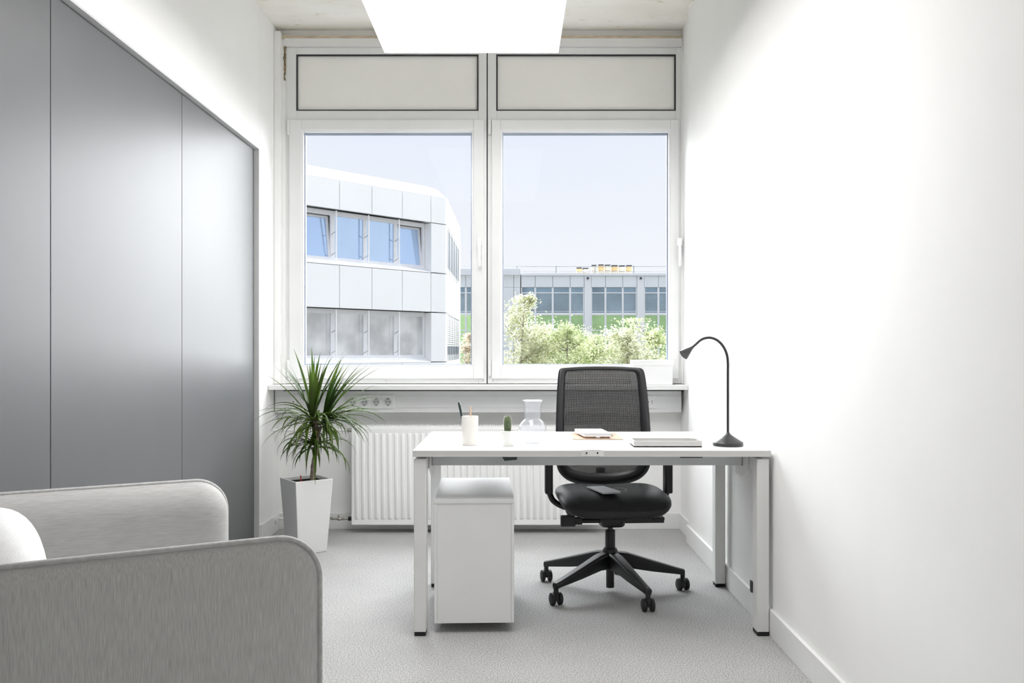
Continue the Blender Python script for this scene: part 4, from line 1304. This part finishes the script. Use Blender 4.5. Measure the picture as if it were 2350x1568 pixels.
# core: continuous dark-jointed body behind the panels
m = MB()
for z0, z1, i0 in ((-7.0, 0.60, 0.10), (0.60, 2.60, 0.62), (2.60, 4.0, 0.10), (4.0, 5.98, 0.62), (5.98, 6.90, 0.10)):
    a = fp(NB * BAY, i0, 0); b = fp(SR + 0.1, i0, 0)
    c = sp(YE, 0.08 + (i0 - 0.1), 0)
    b2 = sp(q2.y + 0.1, 0.08 + (i0 - 0.1), 0)
    m.prism([(a[0], a[1]), (b[0], b[1]), (b2[0], b2[1]), (c[0], c[1]), (c[0] - 8, c[1]), (a[0] - 4, a[1] + 6)], z0, z1)
m.build('core', M['o_joint'], wob, org=g)
for k in range(NB):
    s0, s1 = k * BAY + G, (k + 1) * BAY - G
    slab(s0, s1, 0.0, 0.12, 5.94, 6.94).build('panel', M['o_white'], wob, org=g)
    MB().hexa([fp(s1, 0.0, 6.945), fp(s0, 0.0, 6.945), fp(s0, 0.5, 6.945), fp(s1, 0.5, 6.945), fp(s1, 0.366, 7.356), fp(s0, 0.366, 7.356), fp(s0, 0.8, 7.356), fp(s1, 0.8, 7.356)]).build('roof_panel', M['o_white'], wob, org=g)
    slab(s0, s1, 0.0, 0.12, 2.55, 4.012).build('panel', M['o_white'], wob, org=g)
    slab(s0, s1, 0.0, 0.12, -0.9, 0.630).build('panel', M['o_white'], wob, org=g)
    slab(s0, s1, 0.0, 0.12, -3.0, -0.93).build('panel', M['o_white'], wob, org=g)
    for row, zt in enumerate(ZROW):
        zs = zt - 1.89                     # front edge of the sloping sill
        gl = M['o_glass_sky'] if row == 0 else M['o_glass_grey']
        MB().hexa([fp(s1 + G, 0.0, zs), fp(s0 - G, 0.0, zs), fp(s0 - G, 0.5, zs), fp(s1 + G, 0.5, zs), fp(s1 + G, 0.0, zs + 0.02), fp(s0 - G, 0.0, zs + 0.02), fp(s0 - G, 0.40, zs + 0.20), fp(s1 + G, 0.40, zs + 0.20)]).build('window_sill', M['o_white'], wob, org=g)
        m = MB()
        for (a0, a1, b0, b1) in ((k * BAY, k * BAY + 0.10, zs + 0.1, zt), ((k + 1) * BAY - 0.06, (k + 1) * BAY, zs + 0.1, zt), (k * BAY + 0.10, (k + 1) * BAY - 0.06, zt - 0.16, zt), (k * BAY + 0.10, (k + 1) * BAY - 0.06, zs + 0.16, zs + 0.28)):
            q = slab(a0, a1, 0.36, 0.44, b0, b1)
            m.add(q.v, q.f)
        wf = m.build('window_frame', M['o_frame'], wob, org=g)
        if row == 0 and k in (0, 3):       # two sashes tilted inwards at the top
            a0, a1, b0, b1 = k * BAY + 0.14, (k + 1) * BAY - 0.10, zs + 0.28, zt - 0.17
            MB().hexa([fp(a1, 0.43, b0), fp(a0, 0.43, b0), fp(a0, 0.46, b0), fp(a1, 0.46, b0), fp(a1, 0.58, b1), fp(a0, 0.58, b1), fp(a0, 0.61, b1), fp(a1, 0.61, b1)]).build('pane', gl, wf, org=g)
            m = MB()
            for (c0, c1) in ((a0 - 0.05, a0 + 0.04), (a1 - 0.04, a1 + 0.05)):
                m.hexa([fp(c1, 0.40, b0), fp(c0, 0.40, b0), fp(c0, 0.46, b0), fp(c1, 0.46, b0), fp(c1, 0.54, b1), fp(c0, 0.54, b1), fp(c0, 0.61, b1), fp(c1, 0.61, b1)])
            m.hexa([fp(a1, 0.535, b1 - 0.08), fp(a0, 0.535, b1 - 0.08), fp(a0, 0.61, b1 - 0.08), fp(a1, 0.61, b1 - 0.08), fp(a1, 0.545, b1), fp(a0, 0.545, b1), fp(a0, 0.62, b1), fp(a1, 0.62, b1)])
            m.build('tilted_sash', M['o_frame'], wf, org=g)
        else:
            slab(k * BAY + 0.10, (k + 1) * BAY - 0.06, 0.40, 0.43, zs + 0.28, zt - 0.16).build('pane', gl, wf, org=g)
        # guide rails with little stays in front of the mullions
        if k > 0:
            pz0, pz1 = zs + 0.12, zt - 0.02
            r_ = slab(k * BAY + 0.035, k * BAY + 0.075, 0.10, 0.14, pz0, pz1).build('guide_rail', M['o_white'], wob, org=g)
            for f in (0.14, 0.55):
                z = pz0 + (pz1 - pz0) * f
                MB().tube([fp(k * BAY + 0.055, 0.12, z + 0.1), fp(k * BAY + 0.06, 0.38, z - 0.02)], 0.014, 6).build('stay', M['screw'], r_, org=g)
# corner panel right of the windows, then the side wing running away
for z0, z1 in ((5.94, 6.94), (4.05, 5.905), (2.55, 4.012), (0.66, 2.51), (-0.9, 0.63)):
    slab(SR + 0.04, -G, 0.0, 0.62, z0, z1).build('panel', M['o_white'], wob, org=g)
    MB().hexa([fp(SR + 0.04, 0.0, z0), sp(q2.y + 0.10, -0.03, z0), sp(q2.y + 0.10, 0.4, z0), fp(SR + 0.04, 0.4, z0), fp(SR + 0.04, 0.0, z1), sp(q2.y + 0.10, -0.03, z1), sp(q2.y + 0.10, 0.4, z1), fp(SR + 0.04, 0.4, z1)]).build('corner_panel', M['o_white'], wob, org=g)
MB().hexa([fp(0 - G, 0.0, 6.945), sp(q2.y + 0.02, -0.02, 6.945), sp(q2.y + 0.5, 0.5, 6.945), fp(-G, 0.5, 6.945), fp(-G, 0.366, 7.356), sp(q2.y + 0.45, 0.40, 7.356), sp(q2.y + 0.8, 0.8, 7.356), fp(-G, 0.8, 7.356)]).build('roof_panel', M['o_white'], wob, org=g)
MB().hexa([sp(q2.y + 0.02, -0.02, 6.945), sp(YE, -0.02, 6.945), sp(YE, 0.6, 6.945), sp(q2.y + 0.02, 0.6, 6.945), sp(q2.y + 0.45, 0.40, 7.356), sp(YE, 0.40, 7.356), sp(YE, 0.8, 7.356), sp(q2.y + 0.45, 0.8, 7.356)]).build('roof_panel', M['o_white'], wob, org=g)
def sbox(y0, y1, i0, i1, z0, z1):
    return MB().box(q2.x - i1, q2.x - i0, y0, y1, z0, z1)
for z0, z1 in ((5.90, 6.94), (2.50, 4.05), (-0.9, 0.66)):
    sbox(q2.y + 0.12, YE, -0.03, 0.4, z0, z1).build('panel', M['o_white'], wob, org=g)
for row, zt in enumerate(ZROW):
    zs = zt - 1.87
    sbox(YE - 0.9, YE, -0.03, 0.4, zs, zt).build('panel', M['o_white'], wob, org=g)
    ys = [q2.y + 0.12 + (YE - 0.9 - q2.y - 0.12) * i / 5 for i in range(6)]
    for a, b in zip(ys[:-1], ys[1:]):
        m = MB()
        for q in (sbox(a, a + 0.22, -0.02, 0.2, zs, zt), sbox(a + 0.22, b, -0.01, 0.2, zt - 0.12, zt), sbox(a + 0.22, b, -0.01, 0.2, zs, zs + 0.25)):
            m.add(q.v, q.f)
        wf = m.build('window_frame', M['o_side_bar'], wob, org=g)
        sbox(a + 0.22, b, 0.0, 0.03, zs + 0.25, zt - 0.12).build('pane', M['o_side_glass'], wf, org=g)
        if row == 1:
            sl = MB()
            for i in range(14):
                z = zt - 0.14 - i * 0.085
                sl.hexa([(q2.x + 0.00, a + 0.02, z - 0.03), (q2.x + 0.005, a + 0.02, z - 0.03), (q2.x + 0.005, b, z - 0.03), (q2.x + 0.00, b, z - 0.03), (q2.x + 0.02, a + 0.02, z + 0.03), (q2.x + 0.03, a + 0.02, z + 0.03), (q2.x + 0.03, b, z + 0.03), (q2.x + 0.02, b, z + 0.03)])
            tag(sl.build('blind', M['o_white'], wf, org=g), kind='stuff')
            

# pale blue building far behind
FD = 70.0
fsx = FPX / FD
fx = lambda px: (px - 1178.0) / fsx
fz = lambda py: CAM_H + (802.0 - py) / fsx
pb = thing('pale_blue_building', 'pale blue flat-roofed office building behind the trees', 'building', (fx(1350), FD, -7.0))
g = tuple(pb.location)
MB().box(fx(1030), fx(1720), FD + 0.35, FD + 9, -7.0, fz(629)).build('body', M['o_joint'], pb, org=g)
MB().box(fx(1196), fx(1722), FD - 0.25, FD + 9, fz(633.5), fz(628)).build('coping', M['o_col'], pb, org=g)
MB().box(fx(1030), fx(1194), FD - 0.5, FD + 9, fz(632), fz(619)).build('roof_block', M['o_panel'], pb, org=g)
JT = [1196, 1228.3, 1268.4, 1308.4, 1340.3, 1356.7, 1389.4, 1429.2, 1461.4, 1478.2, 1511, 1551, 1583, 1600, 1632, 1672, 1704, 1721]
PIL = {1340.3, 1461.4, 1583, 1704}
LB = [1034, 1069, 1104, 1142, 1179, 1194.5]
for lst, y0 in ((JT, 634), (LB, 632)):
    for a, b in zip(lst[:-1], lst[1:]):
        if lst is JT and a in PIL:
            MB().box(fx(a + 0.4), fx(b - 0.4), FD - 0.12, FD + 0.4, -7.0, fz(y0)).build('pilaster', M['o_col'], pb, org=g)
            c = (a + b) / 2
            MB().box(fx(c - 2), fx(c + 2), FD - 0.30, FD - 0.12, fz(641.5), fz(637)).build('vent', M['o_box'], pb, org=g)
            continue
        MB().box(fx(a + 0.4), fx(b - 0.4), FD - 0.05, FD + 0.4, fz(659.5), fz(y0)).build('panel', M['o_panel'], pb, org=g)
        if lst is LB and a > 1130:
            MB().box(fx(a + 0.4), fx(b - 0.4), FD - 0.05, FD + 0.4, -7.0, fz(660)).build('panel', M['o_panel'], pb, org=g)
            continue
        m = MB()
        x0, x1 = fx(a), fx(b)
        mw = 2.2 / fsx
        for (p0, p1, r0, r1) in ((x0, x0 + mw, 838, 660), (x1 - mw, x1, 838, 660), (x0 + mw, x1 - mw, 723.5, 718), (x0 + mw, x1 - mw, 673.5, 671.3), (x0 + mw, x1 - mw, 759.5, 757.5), (x0 + mw, x1 - mw, 769, 766), (x0 + mw, x1 - mw, 715.5, 714.2)):
            m.box(p0, p1, FD, FD + 0.2, fz(r0), fz(r1))
        wf = m.build('window_frame', M['o_col'], pb, org=g)
        MB().box(x0 + mw, x1 - mw, FD + 0.12, FD + 0.16, fz(718), fz(660)).build('pane', M['o_tint'], wf, org=g)
        MB().box(x0 + mw, x1 - mw, FD + 0.10, FD + 0.16, fz(838), fz(723.5)).build('pane', M['o_glass_foliage'], wf, org=g)
        m = MB()
        for i in range(24):
            yy = 675 + i * 1.6
            m.box(x0 + mw * 1.05, x1 - mw * 1.05, FD + 0.07, FD + 0.09, fz(yy + 0.40), fz(yy))
        tag(m.build('blind', M['o_blind'], wf, org=g), kind='stuff')
rl = thing('roof_railing', 'thin metal railing along the roof of the pale blue building', 'railing', (fx(1350), FD - 0.1, fz(628)))
g = tuple(rl.location)
for py in (612.5, 624.3):
    MB().tube([(fx(1030 if py < 620 else 1197), FD - 0.1, fz(py)), (fx(1722), FD - 0.1, fz(py))], 0.022, 6).build('rail', M['o_rail'], rl, org=g)
for px in (1187, 1276, 1365, 1454, 1543, 1632, 1721):
    MB().box(fx(px) - 0.03, fx(px) + 0.03, FD - 0.13, FD - 0.07, fz(628 if px > 1190 else 619), fz(610.5)).build('post', M['o_rail'], rl, org=g)
# packs stacked on the roof
packs = [(1325, 1337, 629, 614, 0), (1340, 1352, 629, 615, 1), (1360, 1371, 629, 608, 1), (1376, 1388, 629, 607, 0), (1391.5, 1403.5, 629, 607.5, 1), (1407, 1420, 629, 608.5, 0), (1424, 1437, 629, 609, 1), (1441, 1453.5, 629, 608.5, 0)]
names = ['end pack of the low pair', 'second pack of the low pair', 'first pack of the taller row', 'second pack of the taller row', 'third pack of the taller row', 'fourth pack of the taller row', 'fifth pack of the taller row', 'last pack of the taller row']
for (a, b, y0, y1, kq), nm_ in zip(packs, names):
    t = thing('roof_pallet', ('orange' if kq == 0 else 'cream') + ' wrapped pallet on the far roof, ' + nm_, 'pallet', (fx((a + b) / 2), FD + 1.2, fz(629)), group='wrapped pallets on the far roof')
    g2 = tuple(t.location)
    zt, zb = fz(y1), fz(y0) + 0.0
    MB().box(fx(a), fx(b), FD + 0.8, FD + 1.7, zb + 0.12, zb + (zt - zb) * 0.42).build('lower_pack', M['o_pack2'], t, org=g2, bevel=0.03)
    MB().box(fx(a), fx(b), FD + 0.8, FD + 1.7, zb + (zt - zb) * 0.45, zt).build('upper_pack', M['o_pack'] if kq == 0 else M['o_pack2'], t, org=g2, bevel=0.05)
    m = MB()
    for x in (fx(a) + 0.03, fx(b) - 0.11):
        m.box(x, x + 0.08, FD + 0.8, FD + 1.7, zb, zb + 0.12)
    m.build('pallet_base', M['o_rail'], t, org=g2)
    MB().box(fx(a - 0.5), fx(b + 0.5), FD + 0.82, FD + 1.68, zt + 0.02, zt + 0.075).build('cover_strip', M['o_box'], t, org=g2)

# trees
def tree(name, label, px, d, top_py, crown, leafm, seed, n_leaf=5200, lean=0.0, ls=0.13, group='trees between the buildings'):
    rnd = random.Random(seed)
    x = at(px, d)
    zt = CAM_H + (802 - top_py) * d / FPX
    t = thing(name, label, 'tree', (x, d, -7.0), group=group)
    H = zt + 7.0
    trunk = catmull([(0, 0, 0), (0.05, 0.03, H * 0.3), (lean * 0.4, 0, H * 0.6), (lean, 0, H * 0.93)], 5)
    MB().tube(trunk, [0.17 - 0.15 * i / (len(trunk) - 1) for i in range(len(trunk))], 8).build('trunk', M['o_bark'], t, smooth=True)
    tips = []
    for k in range(26):
        f = rnd.uniform(0.40, 0.94)
        b = trunk[int(f * (len(trunk) - 1))]
        a = rnd.uniform(0, 2 * PI)
        ln = crown * rnd.uniform(0.55, 1.0) * (1.12 - 0.55 * abs(f - 0.55) / 0.4)
        e = b + Vector((math.cos(a) * ln, math.sin(a) * ln, ln * rnd.uniform(0.45, 0.95)))
        e.z = min(e.z, H * 0.985)
        mid = (b + e) / 2 + Vector((0, 0, -0.10 * ln))
        MB().tube(catmull([b, mid, e], 4), [0.05 - 0.042 * i / 8 for i in range(9)], 6).build('branch', M['o_bark'], t)
        for q in range(5):
            u = 0.4 + 0.6 * q / 4
            tips.append((b.lerp(e, u) + Vector((rnd.gauss(0, .12), rnd.gauss(0, .12), rnd.gauss(0, .1))) * crown, 0.20 + 0.16 * rnd.random()))
    for i in range(10):
        tips.append((trunk[-1] + Vector((rnd.gauss(0, .10), rnd.gauss(0, .10), rnd.uniform(-0.4, 0.06))) * crown, 0.12))
    m = MB()
    for k in range(n_leaf):
        c, sp_ = tips[rnd.randrange(len(tips))]
        p = c + Vector((rnd.gauss(0, 1), rnd.gauss(0, 1), rnd.gauss(0, 0.75))) * sp_ * crown * 0.72
        if p.z > H: p.z = H - rnd.random() * 0.2
        a, e_ = rnd.uniform(0, 2 * PI), rnd.uniform(-0.9, 0.9)
        u = Vector((math.cos(a) * math.cos(e_), math.sin(a) * math.cos(e_), math.sin(e_)))
        w = u.cross(Vector((rnd.uniform(-1, 1), rnd.uniform(-1, 1), rnd.uniform(-1, 1)))).normalized()
        s = ls * rnd.uniform(0.6, 1.25)
        m.add([p - u * s * 0.5, p + w * s * 0.33, p + u * s * 0.5, p - w * s * 0.33], [(0, 1, 2, 3)])
    tag(m.build('foliage', leafm, t), kind='stuff')
    return t
tree('leafy_tree', 'tallest pale yellow-green tree at the edge of the far view', 1188, 44, 652, 1.75, M['o_leaf_a'], 4, 13000, 0.35)
tree('leafy_tree', 'bushy yellow-green tree next to the tallest tree', 1243, 46, 728, 1.9, M['o_leaf_a'], 9, 12000)
tree('leafy_tree', 'fresh green tree in the middle of the far row', 1302, 43, 722, 1.9, M['o_leaf_b'], 14, 13000)
tree('leafy_tree', 'low spreading green tree in a dip of the far row', 1362, 48, 748, 1.9, M['o_leaf_b'], 23, 12000)
tree('leafy_tree', 'round pale tree above the chair back', 1440, 43, 736, 1.8, M['o_leaf_a'], 31, 13000)
tree('leafy_tree', 'last green tree next to the window edge', 1505, 45, 730, 1.9, M['o_leaf_b'], 42, 13000)
tree('leafy_tree', 'thin reddish tree beside the white office block', 1078, 52, 742, 1.1, M['o_leaf_c'], 57, 5000, 0, 0.13)
